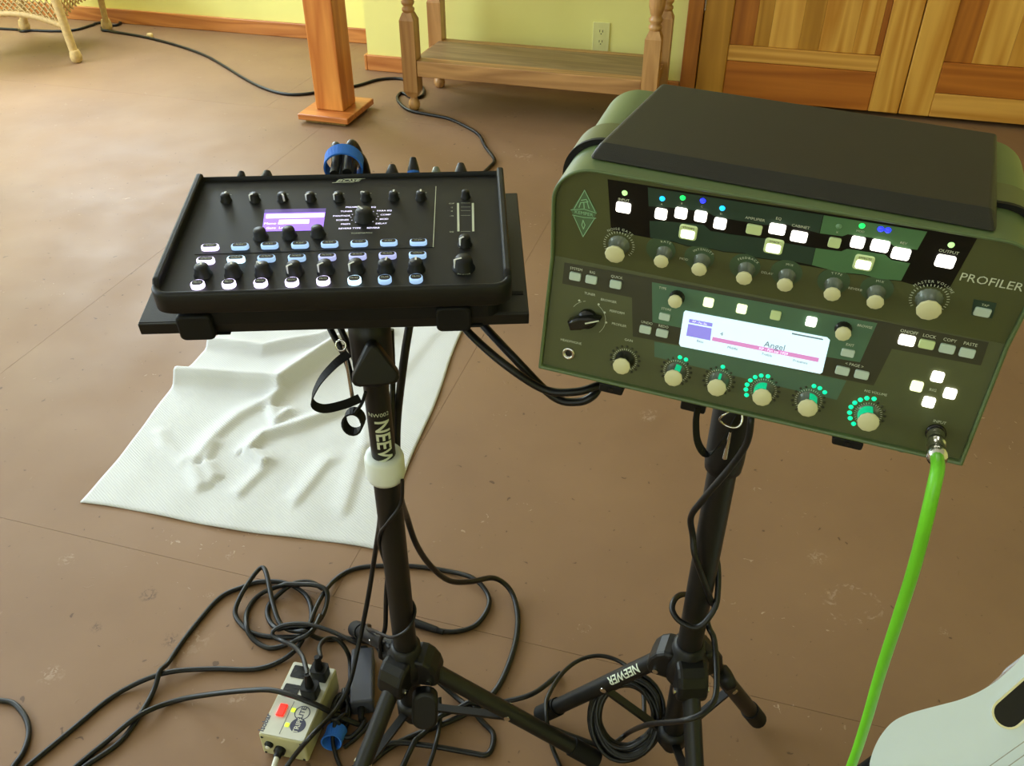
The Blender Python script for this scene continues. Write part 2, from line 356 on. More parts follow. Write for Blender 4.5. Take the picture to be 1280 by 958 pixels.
# ------------------------------------------------------------------ solids that cables go around
CAPS, BOXES, LAID = [], [], []                     # capsules (a, b, radius), boxes (matrix, lo, hi), samples of cables already laid
def solid(a, b, r): CAPS.append((Vec(a), Vec(b), r))
def solid_box(M, lo, hi): BOXES.append((M.copy(), M.inverted(), Vec(lo), Vec(hi)))
def resample(p, st=.004):
    out = [p[0].copy()]; acc = 0.0
    for a, b in zip(p, p[1:]):
        L_ = (b - a).length; t = st - acc
        while t <= L_ and L_ > 0: out.append(a.lerp(b, t / L_)); t += st
        acc = (acc + L_) % st
    if (out[-1] - p[-1]).length > st * .3: out.append(p[-1].copy())
    return out
def settle(p, r, fix=(0, 0), own=True, others=True):   # lay a cable: on the floor, round the solids, over the cables below it
    from mathutils.kdtree import KDTree
    p0 = resample(p); p = [q.copy() for q in p0]; n = len(p)
    near = [(a, b, R_) for a, b, R_ in CAPS]
    kd = None
    if others and LAID:
        kd = KDTree(len(LAID)); [kd.insert(q, i) for i, (q, _) in enumerate(LAID)]; kd.balance()
    for it in range(46):
        ks = None
        if own and it % 3 == 0:
            ks = KDTree(n); [ks.insert(q, i) for i, q in enumerate(p)]; ks.balance()
        for i in range(fix[0], n - fix[1]):
            q = p[i]
            for a, b, R_ in near:
                d = b - a; l2 = d.dot(d); t = max(0.0, min(1.0, (q - a).dot(d) / l2)) if l2 > 0 else 0; c = a + d * t; v = q - c; l = v.length; need = R_ + r - .0003
                if l < need: q = q + (v / l if l > 1e-6 else Vec((0, -1, 0))) * (need - l)
            for M, IM, lo, hi in BOXES:
                v = IM @ q
                if all(lo[k] - r < v[k] < hi[k] + r for k in range(3)):
                    opt = [(v[k] - lo[k] + r, k, lo[k] - r) for k in range(3)] + [(hi[k] + r - v[k], k, hi[k] + r) for k in range(3)]
                    opt = [o for o in opt if not (o[1] == 2 and o[2] < v[2] and (M @ Vec((v[0], v[1], o[2]))).z < r)]
                    _, k, val = min(opt); v[k] = val; q = M @ v
            if kd:
                for c, j, l in kd.find_range(q, r + .0048):
                    need = r + LAID[j][1] - .0004
                    if l < need:
                        v = (q - c); v = v.normalized() if l > 1e-5 else Vec((0, 0, 1)); v = Vec((v.x, v.y, abs(v.z) + .35)).normalized(); q = q + v * ((need - l) * .6)
            if ks:
                for c, j, l in ks.find_range(q, 2 * r):
                    if j < i - 14 and l < 2 * r - .0004:
                        v = (q - c); v = v.normalized() if l > 1e-5 else Vec((0, 0, 1)); v = Vec((v.x, v.y, abs(v.z) + .35)).normalized(); q = q + v * ((2 * r - l) * .7)
            if q.z < r: q.z = r
            p[i] = q
        if it < 38:
            off = [a - b for a, b in zip(p, p0)]
            for i in range(max(1, fix[0]), n - max(1, fix[1])): p[i] = p0[i] + off[i] * .5 + (off[i - 1] + off[i + 1]) * .25
    LAID.extend((q.copy(), r) for q in p)
    return p

# ------------------------------------------------------------------ the room
RM = frameM(uv(0, 0), U, -V, ZU)                  # room frame: x = u, y = -v, z up
def rbox(mb, u0, u1, v0, v1, z0, z1): return mb.box((u0, -v1, z0), (u1, -v0, z1))
VB = -.39                                          # recessed part of the back wall
fl = struct(rbox(MB(), UL - .2, UR + .2, VB - .3, VR + .2, -.2, -.012).build('floor', M_FLOOR, None, RM), 'brown painted sheet floor with worn chips and fine joints', 'floor')
for v0, v1, us in ((VB - .2, .57, [UL - .2, -2.28, -.2, 1.88, UR + .2]),
                   (.57, 2.8, [UL - .2, -1.96, .12, 1.158, 3.24, UR + .2]),
                   (2.8, VR + .1, [UL - .2, -1.85, .35, 2.55, UR + .2])):
    for a, b in zip(us, us[1:]):
        rbox(MB(), a + .00035, b - .00035, v0 + .00035, v1 - .00035, -.011, 0).build('floor_panel', M_FLOOR, fl)
VW = -.015
DU0, DU1, DU2 = 1.455, 2.245, 3.035                # doors
wb = MB(); rbox(wb, 0, DU0 - .065, VB, VW, 0, ZC); rbox(wb, DU2 + .065, UR, VB, VW, 0, ZC); rbox(wb, DU0 - .065, DU2 + .065, VB, VW, 2.08, ZC); rbox(wb, DU0 - .065, DU2 + .065, VB, -.1, 0, 2.08)
struct(wb.build('wall_back', M_WALL, None, RM), 'pale yellow painted wall behind the wooden console table', 'wall')
wr2 = MB()
for a, b, z0, z1 in ((UL - .1, BWU[0], 0, ZC), (BWU[1], UR, 0, ZC), (BWU[0], BWU[1], 0, 1.0), (BWU[0], BWU[1], 2.2, ZC)): rbox(wr2, a, b, VB - .12, VB - .015, z0, z1)
struct(wr2.build('wall_recess', M_WALL, None, RM), 'pale yellow painted wall set back behind the wooden post', 'wall')
wl = MB(); e = UL
rbox(wl, e - .12, e, VB - .1, VR, 0, WZ0); rbox(wl, e - .12, e, VB - .1, VR, WZ1, ZC)
vv = [VB - .1] + [x for ab in WIN for x in ab] + [VR]
for a, b in zip(vv[::2], vv[1::2]): rbox(wl, e - .12, e, a, b, WZ0, WZ1)
struct(wl.build('wall_left', M_WALL, None, RM), 'pale yellow wall with two windows left of the wicker chair', 'wall')
struct(rbox(MB(), UR, UR + .12, VB - .1, VR, 0, ZC).build('wall_right', M_WALL, None, RM), 'plain pale yellow wall beyond the panelled doors', 'wall')
wr = MB(); rbox(wr, UL, .1, VR, VR + .12, 0, ZC); rbox(wr, 2.3, UR, VR, VR + .12, 0, ZC); rbox(wr, .1, 2.3, VR, VR + .12, 0, .8); rbox(wr, .1, 2.3, VR, VR + .12, 2.2, ZC)
struct(wr.build('wall_rear', M_WALL, None, RM), 'plain pale yellow wall behind the photographer', 'wall')
struct(rbox(MB(), UL - .1, UR + .1, VB - .1, VR + .1, ZC, ZC + .1).build('ceiling', M_CEIL, None, RM), 'plain off white ceiling above the room', 'ceiling')
def glass():
    m, nt, b = nodes('window_glass'); L = nt.links.new
    t = nt.nodes.new('ShaderNodeBsdfTransparent'); g = nt.nodes.new('ShaderNodeBsdfGlossy'); g.inputs['Roughness'].default_value = .02
    x = nt.nodes.new('ShaderNodeMixShader'); x.inputs[0].default_value = .06
    L(t.outputs[0], x.inputs[1]); L(g.outputs[0], x.inputs[2]); L(x.outputs[0], nt.nodes['Material Output'].inputs['Surface']); return m
M_GLASS = glass()
for k, (a, b) in enumerate(WIN):
    f = MB()
    for s in (a, b): rbox(f, UL - .09, UL - .03, s - .03 if s == a else s - .03, s + .03, WZ0, WZ1)
    mid = (a + b) / 2; rbox(f, UL - .08, UL - .04, mid - .025, mid + .025, WZ0, WZ1)
    for z in (WZ0, WZ1 - .05): rbox(f, UL - .09, UL - .03, a, b, z, z + .05)
    fo = struct(f.build('window_%d' % (k + 1), M_WHITEF, None, RM), 'white framed window in the left wall number %s from the back' % ('one', 'two')[k], 'window')
    for p, q in ((a, mid), (mid, b)): rbox(MB(), UL - .063, UL - .057, p + .02, q - .02, WZ0 + .04, WZ1 - .04).build('pane', M_GLASS, fo)
f = MB()
for s in BWU: rbox(f, s - .03, s + .03, VB - .1, VB - .04, 1.0, 2.2)
for z in (1.0, 2.15): rbox(f, BWU[0], BWU[1], VB - .1, VB - .04, z, z + .05)
fo = struct(f.build('window_4', M_WHITEF, None, RM), 'white framed window in the wall above the wicker chair', 'window')
rbox(MB(), BWU[0] + .03, BWU[1] - .03, VB - .073, VB - .067, 1.04, 2.16).build('pane', M_GLASS, fo)
f = MB()
for s in (.1, 2.3): rbox(f, s - .03, s + .03, VR + .03, VR + .09, .8, 2.2)
rbox(f, 1.17, 1.23, VR + .04, VR + .08, .8, 2.2)
for z in (.8, 2.15): rbox(f, .1, 2.3, VR + .03, VR + .09, z, z + .05)
fo = struct(f.build('window_3', M_WHITEF, None, RM), 'added white framed window for fill light behind the photographer', 'window')  # unseen window added to go with the rear fill lamp
for p, q in ((.1, 1.2), (1.2, 2.3)): rbox(MB(), p + .03, q - .03, VR + .057, VR + .063, .84, 2.16).build('pane', M_GLASS, fo)

def bb(name, u0, u1, v0, v1, h, label):
    o = rbox(MB(), u0, u1, v0, v1, 0, h).build(name, M_BASE, None, RM); bevel(o, .004); struct(o, label, 'baseboard')
bb('baseboard_back', .0, DU0 - .068, VW, 0, .068, 'orange wood baseboard along the yellow wall under the console table')
bb('baseboard_return', -.0145, 0, VB, 0, .068, 'orange wood baseboard on the short return beside the post')
bb('baseboard_recess', UL, -.016, VB - .015, VB, .07, 'orange wood baseboard behind the wicker chair and post')
tr = MB(); rbox(tr, DU0 - .065, DU0 - .004, -.08, .006, 0, 2.08); rbox(tr, DU2 + .004, DU2 + .065, -.08, .006, 0, 2.08); rbox(tr, DU0 - .065, DU2 + .065, -.08, .006, 2.045, 2.08)
struct(bevel(tr.build('trim_1', M_TRIM, None, RM), .003), 'brown wooden casing around the pair of panelled doors', 'door casing')
def door(name, u0, u1, rails, planks, label, hinge_side):
    root = struct(empty(name, uv(0, 0)), label, 'door'); root.matrix_basis = RM @ Mat.Translation((u0, 0, 0))
    W_ = u1 - u0
    def part(nm, a, b, z0, z1, v0, v1, m, bv=.003):
        return bevel(rbox(MB(), a, b, v0, v1, z0, z1).build(nm, DOORW[m], root), bv, 1)
    sw = .11
    part('stile', 0, sw, .018, 2.04, -.04, 0, 'mid_v' if hinge_side else 'light_v'); part('stile', W_ - sw, W_, .018, 2.04, -.04, 0, 'light_v')
    for z0, z1, m in rails: part('rail', sw + .0008, W_ - sw - .0008, z0, z1, -.04, -.0006, m)
    x = sw + .001; zt = rails[-1][1]
    tot = sum(p for p, _ in planks); sc = (W_ - 2 * sw - .002) / tot
    for p, m in planks:
        part('plank', x, x + p * sc - .0004, zt + .001, 1.93, -.034, -.010, m, .0012); x += p * sc
    part('rail', sw + .0008, W_ - sw - .0008, 1.931, 2.04, -.04, -.0006, 'light_h')
    if hinge_side:
        for z in (.35, 1.75): MB().cyl((.001, -.001, z), (.001, -.001, z + .09), .004, 10).build('hinge', M_CHROME, root)
    return root
za = onwall(909, 76)[1]; zb = onwall(908, 56)[1]; zc = onwall(1172, 117)[1]; zd = onwall(1178, 78)[1]
door('door_1', DU0, DU1 - .002, [(.018, za, 'dark_h'), (za + .001, zb, 'light_h')],
     [(1.1, 'dark_v'), (.7, 'mid_v'), (1.35, 'light_v'), (.9, 'mid_v'), (1.5, 'light_v'), (1, 'light_v'), (.25, 'dark_v')], 'wooden panelled door of upright planks hung beside the yellow wall', True)
door('door_2', DU1 + .002, DU2, [(.018, zc, 'light_h'), (zc + .001, zd, 'dark_h')],
     [(.95, 'dark_v'), (1.2, 'light_v'), (1.2, 'light_v'), (1, 'mid_v'), (1.2, 'light_v')], 'wooden panelled door with a dark rail over a pale bottom rail', False)

# ------------------------------------------------------------------ wooden post
pr_ = empty('wooden_post', uv(.12, .575)); pr_.rotation_euler = (0, 0, ROT)
tag(pr_, 'square orange timber post on a flat wooden base plate', 'post')
bevel(MB().box((-.058, -.058, .038), (.058, .058, ZC), None).build('post_shaft', M_POST, pr_), .004)
bevel(MB().box((-.105, -.125, .014), (.105, .125, .0375)).build('base_plate', M_PLATE, pr_), .004)
bevel(MB().box((-.085, -.105, 0), (.085, .105, .0135)).build('jute_pad', M_BURLAP, pr_), .003)

# ------------------------------------------------------------------ console table with turned legs
TZ = .20
uFR = (plane(812, 110, uv(0, .43), V) - uv(0, 0)).dot(U)
ct = empty('console_table', uv((.39 + uFR) / 2, .28)); ct.rotation_euler = (0, 0, ROT)
tag(ct, 'pine console table with turned legs and a low shelf', 'table')
hw = (uFR - .39) / 2; hd = .148; q = .029
def leg_mesh():
    m = MB()
    m.lathe([(.012, 0), (.02, .006), (.024, .02), (.022, .034), (.014, .045), (.016, .056)], 16)
    c = .010
    def ring(z, h): return [(sx * h, sy * h, z) for sx, sy in ((-1, -1), (1, -1), (1, 1), (-1, 1))]
    vs = ring(.055, q * .6) + ring(.078, q) + ring(.345, q) + ring(.372, q * .62)
    fs = [(3, 2, 1, 0), (12, 13, 14, 15)]
    for k in range(3): fs += [(k * 4 + i, k * 4 + (i + 1) % 4, k * 4 + 4 + (i + 1) % 4, k * 4 + 4 + i) for i in range(4)]
    m.add(vs, fs)
    m.lathe([(.018, .37), (.024, .378), (.024, .386), (.017, .393), (.024, .402), (.025, .41), (.018, .418), (.022, .428), (.028, .45), (.03, .48), (.026, .53), (.02, .57), (.024, .585), (.02, .6)], 18)
    m.box((-q, -q, .6), (q, q, .72)); return m.mesh('leg')
lm = leg_mesh()
for sx in (-1, 1):
    for sy in (-1, 1): tl = uv((.39 + uFR) / 2 + sx * hw, .28 - sy * hd); solid(tl + ZU * .022, tl + ZU * .05, .025); link('leg', lm, M_TABLE, ct, Mat.Translation((sx * hw, sy * hd, 0)))
sh = MB().box((-hw + q * .6, -hd + q - .001, TZ - .018), (hw - q * .6, hd - q + .003, TZ - .001)).build('shelf', wood('table_shelf_worn', (128, 102, 70), (156, 128, 92), 0, rough=.5), ct)
bevel(MB().box((-hw + q + .0005, -hd - q + .004, TZ - .06), (hw - q - .0005, -hd + q - .002, TZ)).build('front_rail', M_TABLEX, ct), .003)
MB().box((-hw + q + .0005, hd - q + .004, TZ - .06), (hw - q - .0005, hd + .01, TZ)).build('back_rail', M_TABLEX, ct)
for sx in (-1, 1): MB().box((sx * hw - .012, -hd + q + .0005, TZ - .06), (sx * hw + .012, hd - q - .0005, TZ - .019)).build('side_rail', M_TABLE, ct)
bevel(MB().box((-hw - .06, -hd - .06, .72), (hw + .06, hd + .045, .752)).build('table_top', M_TABLEX, ct), .005)

# wall outlet
ou, oz = onwall(751.5, 46, VW); o_ = empty('wall_outlet', uv(ou, VW, oz)); o_.rotation_euler = (0, 0, ROT)
tag(o_, 'ivory duplex wall outlet above the console table shelf', 'wall outlet')
MB().bevprism(rrect(.07, .114, .004), 0, .005, .002, Mat.Rotation(PI / 2, 4, 'X')).build('cover_plate', M_OUTLET, o_)
for dz in (-.02, .02):
    rc = MB().prism(rrect(.034, .028, .01, 4, 0, dz), .005, .0062, Mat.Rotation(PI / 2, 4, 'X')).build('receptacle', M_OUTLET, o_)
    sl = MB()
    for dx in (-.006, .006): sl.box((dx - .0012, -.0066, dz - .001), (dx + .0012, -.0062, dz + .008))
    sl.box((-.002, -.0066, dz - .009), (.002, -.0062, dz - .005)); sl.build('slot', M_GLASSDARK, rc)

# ------------------------------------------------------------------ wicker armchair
wc0 = hz(97, 78); wc1 = hz(135, 38)
CX_ = Vec((-1, .12, 0)).normalized(); CY_ = Vec((.12, 1, 0)).normalized()     # chair width runs to the left, depth to the wall
CW, CD = .52, .50
chr_ = empty('wicker_armchair', wc0); tag(chr_, 'tan woven wicker armchair standing by the wall', 'chair')
chr_.matrix_basis = frameM(wc0, -CX_, CY_, ZU)
def leg(name, top, foot, r=.02):
    m = MB(); t, f_ = Vec(top), Vec(foot); CMX = chr_.matrix_basis; solid(CMX @ (f_ + Vec((0, 0, .026))), CMX @ (f_ + Vec((0, 0, .03))), .028); solid(CMX @ f_, CMX @ t, r * 1.1)
    m.tube([t, t.lerp(f_, .5), f_ + (t - f_).normalized() * .05], [r * 1.25, r, r * .95], 10)
    m.lathe([(.014, 0), (.023, .007), (.027, .025), (.024, .044), (.02, .055)], 12, Mat.Translation(f_))
    return m.build(name, M_WICK, chr_)
leg('leg', (-.045, .02, .42), (0, 0, 0)); leg('leg', (-CW + .045, .02, .42), (-CW, 0, 0))
w1 = chr_.matrix_basis.inverted() @ wc1; leg('leg', (-.06, CD - .06, .42), (w1.x, w1.y, 0), .016); leg('leg', (-CW + .06, CD - .06, .42), (-CW - .02, CD - .02, 0))
def lattice(p0, px, width, z_top, z_bot):
    m = MB(); n = int(width / .028); p0 = Vec(p0); px = Vec(px)
    for k in range(-6, n + 6):
        for s in (1, -1):
            a, b = k * .028, k * .028 + s * .07
            pts = []
            for t in range(7):
                x = a + (b - a) * t / 6
                if -.001 <= x <= width + .001:
                    zb_ = z_bot(x / width); z = z_top + (zb_ - z_top) * t / 6
                    pts.append(p0 + px * x + ZU * z + Vec(px).cross(ZU) * (.003 * s))
            if len(pts) > 1: m.tube(pts, .0042, 5)
    return m
lo = lambda t: .215 - .045 * (2 * abs(t - .5)) ** 2
sk = lattice((-CW + .04, .012, 0), (1, 0, 0), CW - .08, .285, lo).build('front_lattice', M_WICK, chr_); sk['kind'] = 'stuff'
b_ = MB(); b_.tube([(-CW + .035 + (CW - .07) * t / 16, .012, lo(t / 16) - .012) for t in range(17)], .014, 8); b_.build('front_braid', M_WICK, chr_)
b_ = MB(); b_.tube([(-CW + .03, .012, .37), (-.03, .012, .37)], .015, 8); b_.build('seat_braid', M_WICK, chr_)
sk = lattice((-.03, .03, 0), (0, 1, 0), CD - .1, .285, lo).build('side_lattice', M_WICK, chr_); sk['kind'] = 'stuff'
sk = lattice((-CW + .03, .03, 0), (0, 1, 0), CD - .1, .285, lo).build('side_lattice', M_WICK, chr_); sk['kind'] = 'stuff'
st = MB()
for k in range(22): st.tube([(-CW + .03, .02 + k * .021, .41), (-CW / 2, .02 + k * .021, .395), (-.03, .02 + k * .021, .41)], .0115, 6)
st.build('seat', M_WICK, chr_)
for nm_, a_, b_2 in (('front_weave', (-CW + .03, .012), (-.03, .012)), ('side_weave', (-.03, .03), (-.03, CD - .07)), ('side_weave', (-CW + .03, .03), (-CW + .03, CD - .07))):
    wv_ = MB()
    for k in range(6): wv_.tube([(a_[0], a_[1], .295 + k * .0195), (b_2[0], b_2[1], .295 + k * .0195)], .0105, 6)
    wv_.build(nm_, M_WICK, chr_)
bk = MB(); bp_ = spline([(-.03, .02, .42), (0, .03, .62), (-.02, .25, .66), (-.05, CD - .05, .7), (-.09, CD, .95), (-CW / 2, CD + .03, 1.02), (-CW + .09, CD, .95), (-CW + .05, CD - .05, .7), (-CW + .02, .25, .66), (-CW, .03, .62), (-CW + .03, .02, .42)], 5)
bk.tube(bp_, .018, 8); bk.build('arm_frame', M_WICK, chr_)
bl = MB()
for k in range(12):
    x = -.09 - k * (CW - .18) / 11; bl.tube([(x, CD - .06, .41), (x, CD - .02, .7), (x, CD + .02, .98)], .006, 6)
bl.build('backrest', M_WICK, chr_)
# little wooden plug left on the floor
tag(MB().lathe([(.012, 0), (.0155, .004), (.0155, .016), (.012, .02)], 14).build('wooden_plug', M_PEB, None, Mat.Translation(hz(188, 47))), 'small pale wooden plug lying by the thin wall cord', 'plug')

# ------------------------------------------------------------------ device frames
def devframe(O, yaw, tilt, roll):
    yaw, tilt, roll = R(yaw), R(tilt), R(roll)
    r = Vec((math.cos(yaw), -math.sin(yaw), 0)); dh = Vec((math.sin(yaw), math.cos(yaw), 0))
    d = dh * math.cos(tilt) + ZU * math.sin(tilt); u = ZU * math.cos(tilt) - dh * math.sin(tilt)
    return frameM(Vec(O), r * math.cos(roll) - u * math.sin(roll), d, r * math.sin(roll) + u * math.cos(roll))
def localpt(FM, x, y, P, N):                       # pixel to a point of a plane given in the device's own frame
    IM = FM.inverted(); c = IM @ CAM; d = IM.to_3x3() @ ray(x, y); P, N = Vec(P), Vec(N)
    return c + d * ((P - c).dot(N) / d.dot(N))

# ------------------------------------------------------------------ green amplifier head
KM = devframe((.026, .688, .717), 19.5, 3.7, 2.0)
KW, KD1, KU1, KD2, KU2, KDB = .378, .024, .110, .017, .204, .19
amp = empty('amplifier_head', None, KM)
tag(amp, 'olive green amplifier head with white knobs and glowing screen', 'amplifier')
def face_y(z): return KD1 * z / KU1 if z < KU1 else KD1 + (KD2 - KD1) * (z - KU1) / (KU2 - KU1)
class Panel:                                        # one of the two planes of the front
    def __init__(s, y0, z0, y1, z1):
        s.P = Vec((0, y0, z0)); s.up = Vec((0, y1 - y0, z1 - z0)).normalized(); s.X = Vec((1, 0, 0)); s.N = s.X.cross(s.up)
    def at(s, px, py, h=0.0): return localpt(KM, px, py, s.P + s.N * h, s.N)
    def frame(s, p, rot=0.0):
        X = s.X * math.cos(rot) + s.up * math.sin(rot); Y = s.up * math.cos(rot) - s.X * math.sin(rot); return frameM(p, X, Y, s.N)
    def ab(s, p): d = p - s.P; return d.x, d.dot(s.up)
LO = Panel(0, 0, KD1, KU1); UP = Panel(KD1, KU1, KD2, KU2)
def outline(ins=0.0, n=12):
    r = .036 - ins; x0, x1, z0, z1 = ins, KW - ins, ins, KU2 - ins
    o = [(x0, z0), (x1, z0), (x1, KU1)]
    for k in range(n + 1): a = R(90 * k / n); o.append((x1 - r + r * math.cos(a), z1 - r + r * math.sin(a)))
    for k in range(n + 1): a = R(90 + 90 * k / n); o.append((x0 + r + r * math.cos(a), z1 - r + r * math.sin(a)))
    o.append((x0, KU1)); return o
# front panel (two planes) with its back edge inside the shell
oi = outline(.0032); n = len(oi)
mb = MB(); vs = [(x, face_y(z), z) for x, z in oi] + [(x, face_y(z) + .03, z) for x, z in oi]
lowf = (0, 1, 2, n - 1); upf = tuple(range(2, n))
mb.add(vs, [lowf, upf] + [(i + n, (i + 1) % n + n, (i + 1) % n, i) for i in range(n)])
mb.build('front_panel', M_GREEN, amp)
# shell around it
oo = outline(0); ii = outline(.003)
mb = MB(); vs = [(x, face_y(z) - .004, z) for x, z in oo] + [(x, KDB, z) for x, z in oo] + [(x, KDB, z) for x, z in ii] + [(x, face_y(z) - .004, z) for x, z in ii]
fs = []
for k in range(4): fs += [(k * n + i, ((k + 1) % 4) * n + i, ((k + 1) % 4) * n + (i + 1) % n, k * n + (i + 1) % n) for i in range(n)]
mb.add(vs, fs, True); sh_ = mb.build('shell', M_SHELL, amp); sh_.data.set_sharp_from_angle(angle=R(35)); bevel(sh_, .0012, 2)
MB().add([(x, KDB - .004, z) for x, z in ii], [tuple(range(n - 1, -1, -1))]).build('back_panel', M_STEEL, amp)
def band(y0, y1, off, m, nm):
    o2 = [((x - KW / 2) * (1 + 2 * off / KW) + KW / 2, z + (off if z > .01 else -.0)) for x, z in oo]; o3 = [((x - KW / 2) * (1 + .0004 / KW) + KW / 2, z + .0002 * (z > .01)) for x, z in oo]
    b = MB(); rr = list(range(1, n)) + [0]
    vs = [(x, y0, z) for x, z in o2] + [(x, y1, z) for x, z in o2] + [(x, y1, z) for x, z in o3] + [(x, y0, z) for x, z in o3]; fs = []
    for k in range(4): fs += [(k * n + i, ((k + 1) % 4) * n + i, ((k + 1) % 4) * n + (i + 1) % n, k * n + (i + 1) % n) for i in range(1, n)]
    o = b.add(vs, fs, True).build(nm, m, amp); o.data.set_sharp_from_angle(angle=R(35)); return o
band(.062, .066, .0042, M_RUBBER, 'band_gasket'); band(.0665, .098, .004, M_BAND, 'strap_band')
bevel(MB().box((.006, .003, -.0052), (KW - .03, KDB - .006, -.0005)).build('bottom_plate', M_RUBBER, amp), .001)
# black overhanging top
def kz(px, py, z): return localpt(KM, px, py, (0, 0, z), (0, 0, 1))
tz = .214
T = [kz(751, 177, tz), kz(1242, 261, tz), kz(1248, 166, tz), kz(827, 103, tz)]
B = [kz(733, 199, .2045), kz(1248, 293, .2045)]
th_ = .0085
vs = [T[0], T[1], T[2], T[3], B[0], B[1], T[2] - Vec((0, 0, th_)), T[3] - Vec((0, 0, th_))]
sl = MB().add(vs, [(0, 1, 2, 3), (4, 5, 1, 0), (5, 6, 2, 1), (6, 7, 3, 2), (7, 4, 0, 3), (4, 7, 6, 5)]).build('top_cover', M_SLAB, amp); bevel(sl, .0035, 3)
MB().box((.06, .05, .2035), (KW - .06, .16, .2062)).build('cover_spacer', M_RUBBER, amp)

def kpoly(pan, pts, name, m, h=.0003, parent=None):
    q_ = [pan.ab(pan.at(*p)) for p in pts]
    b = MB(); M = frameM(pan.P, pan.X, pan.up, pan.N)
    ar = sum(q_[i][0] * q_[(i + 1) % len(q_)][1] - q_[(i + 1) % len(q_)][0] * q_[i][1] for i in range(len(q_)))
    if ar < 0: q_ = q_[::-1]
    return b.prism(q_, -.0002, h, M).build(name, m, parent or amp)
kpoly(UP, [(759.6, 224), (1222, 297), (1187, 360), (1147, 357.5), (1126, 351.5), (1098, 349), (1080, 344), (1050, 341), (1030, 336), (1000, 331), (985, 326), (965, 325), (945, 322.5), (930, 317), (905, 315), (880, 309.5), (860, 308), (840, 302), (822, 299.5), (764, 288)], 'black_display_field', M_BLKPRINT)
kpoly(UP, [(810, 234), (1029, 268.5), (1024, 291.3), (980, 279.5), (957, 281), (920, 275), (893, 270), (885, 265), (838, 259), (811, 257.6)], 'dark_green_field', M_DGREEN, .0005)
kpoly(UP, [(812, 276), (838, 277), (880, 281), (888, 288.5), (915, 293), (957, 298), (989, 305), (1019.4, 310), (1014.4, 331), (985, 325), (965, 324), (945, 321.3), (930, 316), (905, 314), (880, 308.5), (860, 307), (840, 301), (813, 297)], 'dark_green_field', M_DGREEN, .0005)
kpoly(UP, [(1029.8, 268.8), (1159, 289.4), (1146.6, 312), (1118, 308), (1110, 301), (1084, 296), (1060, 292.5), (1053, 295), (1024.8, 291.4)], 'light_green_field', M_LGREEN, .0005)
kpoly(UP, [(1019.8, 310), (1051.6, 314), (1059, 311), (1106, 318), (1114, 325), (1137.7, 329), (1126.5, 350.5), (1098, 348), (1080, 343), (1050, 340), (1030, 335), (1014.8, 331)], 'light_green_field', M_LGREEN, .0005)
for c in ((826, 312), (874, 322), (931, 333), (983, 340.5), (1042, 351.5), (1096, 361)):
    p = UP.at(*c); MB().prism([(.0125 * math.cos(a * PI / 12), .0125 * math.sin(a * PI / 12)) for a in range(24)], 0, .0004, UP.frame(p)).build('knob_scale', mat('knob_scale_print', (66, 88, 62), .42), amp)
kpoly(LO, [(705.7, 328), (830, 350.6), (1080, 397.5), (1236, 428), (1226, 457), (1115, 436), (1092, 482), (848, 431), (791, 420.5), (790, 372), (703, 354.5)], 'olive_button_field', M_OLPRINT)
kpoly(LO, [(815, 352.6), (1096.6, 404), (1075, 452.7), (1033, 446), (851, 409.6), (815.7, 402.7)], 'green_screen_field', M_TEAL, .0005)
kpoly(LO, [(818, 427), (848, 432.5), (1058, 476), (1046, 500), (960, 480), (818, 446)], 'teal_glow_field', M_TEALGLOW, .0003)  # teal glow around the lower knobs, painted onto the panel
kpoly(UP, [(1217, 374), (1246, 379), (1240, 398), (1214, 394)], 'tap_field', M_DGREEN, .0003)
kpoly(UP, [(731, 237), (746.5, 265.5), (729, 296), (714, 263)], 'emblem_field', mat('emblem_green', (84, 112, 80), .4), .0003)
# screen
sc = kpoly(LO, [(857, 388), (1034, 421.5), (1037.5, 425), (1028, 465), (1025, 466.8), (851, 432.5), (849, 429), (855, 390)], 'screen', SCR, .0012)
def sprint(pts, m, nm): return kpoly(LO, pts, nm, m, .0015, sc)
sprint([(862, 398), (891, 403.5), (890.5, 408), (861.3, 402.5)], SCB, 'violet_heading'); sprint([(860.6, 404.3), (890, 410), (888, 425), (858, 419)], SCB, 'violet_field')
sprint([(891, 420.5), (1024, 447), (1022.6, 452), (890, 425.2)], SCP, 'pink_bar')
sprint([(990, 415.5), (1029, 423), (1028.7, 424.6), (990, 417.2)], SCT, 'grey_line')
# buttons
def rq(w_, h_): return rrect(w_, h_, min(w_, h_) * .18, 3)
_bm = {}
def kbutton(pan, x, y, w_, h_, m, nm='button', hh=.0022):
    p = pan.at(x, y, hh * .7); p = p - pan.N * (hh * .7)
    key = (w_, h_, m.name)
    if key not in _bm:
        _bm[key] = MB().bevprism(rq(w_, h_), 0, hh, .0006).mesh('button')
    return link(nm, _bm[key], m, amp, pan.frame(p))
for x, y in ((826, 268), (851, 267), (875.6, 271), (899.8, 280)): kbutton(UP, x, y, .0098, .0098, LIT)
kbutton(UP, 779, 260, .0122, .0092, LIT); kbutton(UP, 942.5, 287.5, .0122, .0088, M_PALE); kbutton(UP, 971.5, 287, .0125, .0092, LIT); kbutton(UP, 998.5, 296.5, .0125, .0092, LIT)
kbutton(UP, 1043, 304, .0092, .0088, M_PALE); kbutton(UP, 1072, 303.5, .01, .0098, LIT); kbutton(UP, 1100, 308, .0132, .0098, LIT); kbutton(UP, 1126, 318, .0132, .0098, LIT)
kbutton(UP, 1181.5, 327.5, .0135, .0104, LIT); kbutton(UP, 1228, 391, .0118, .0076, M_UNLIT)
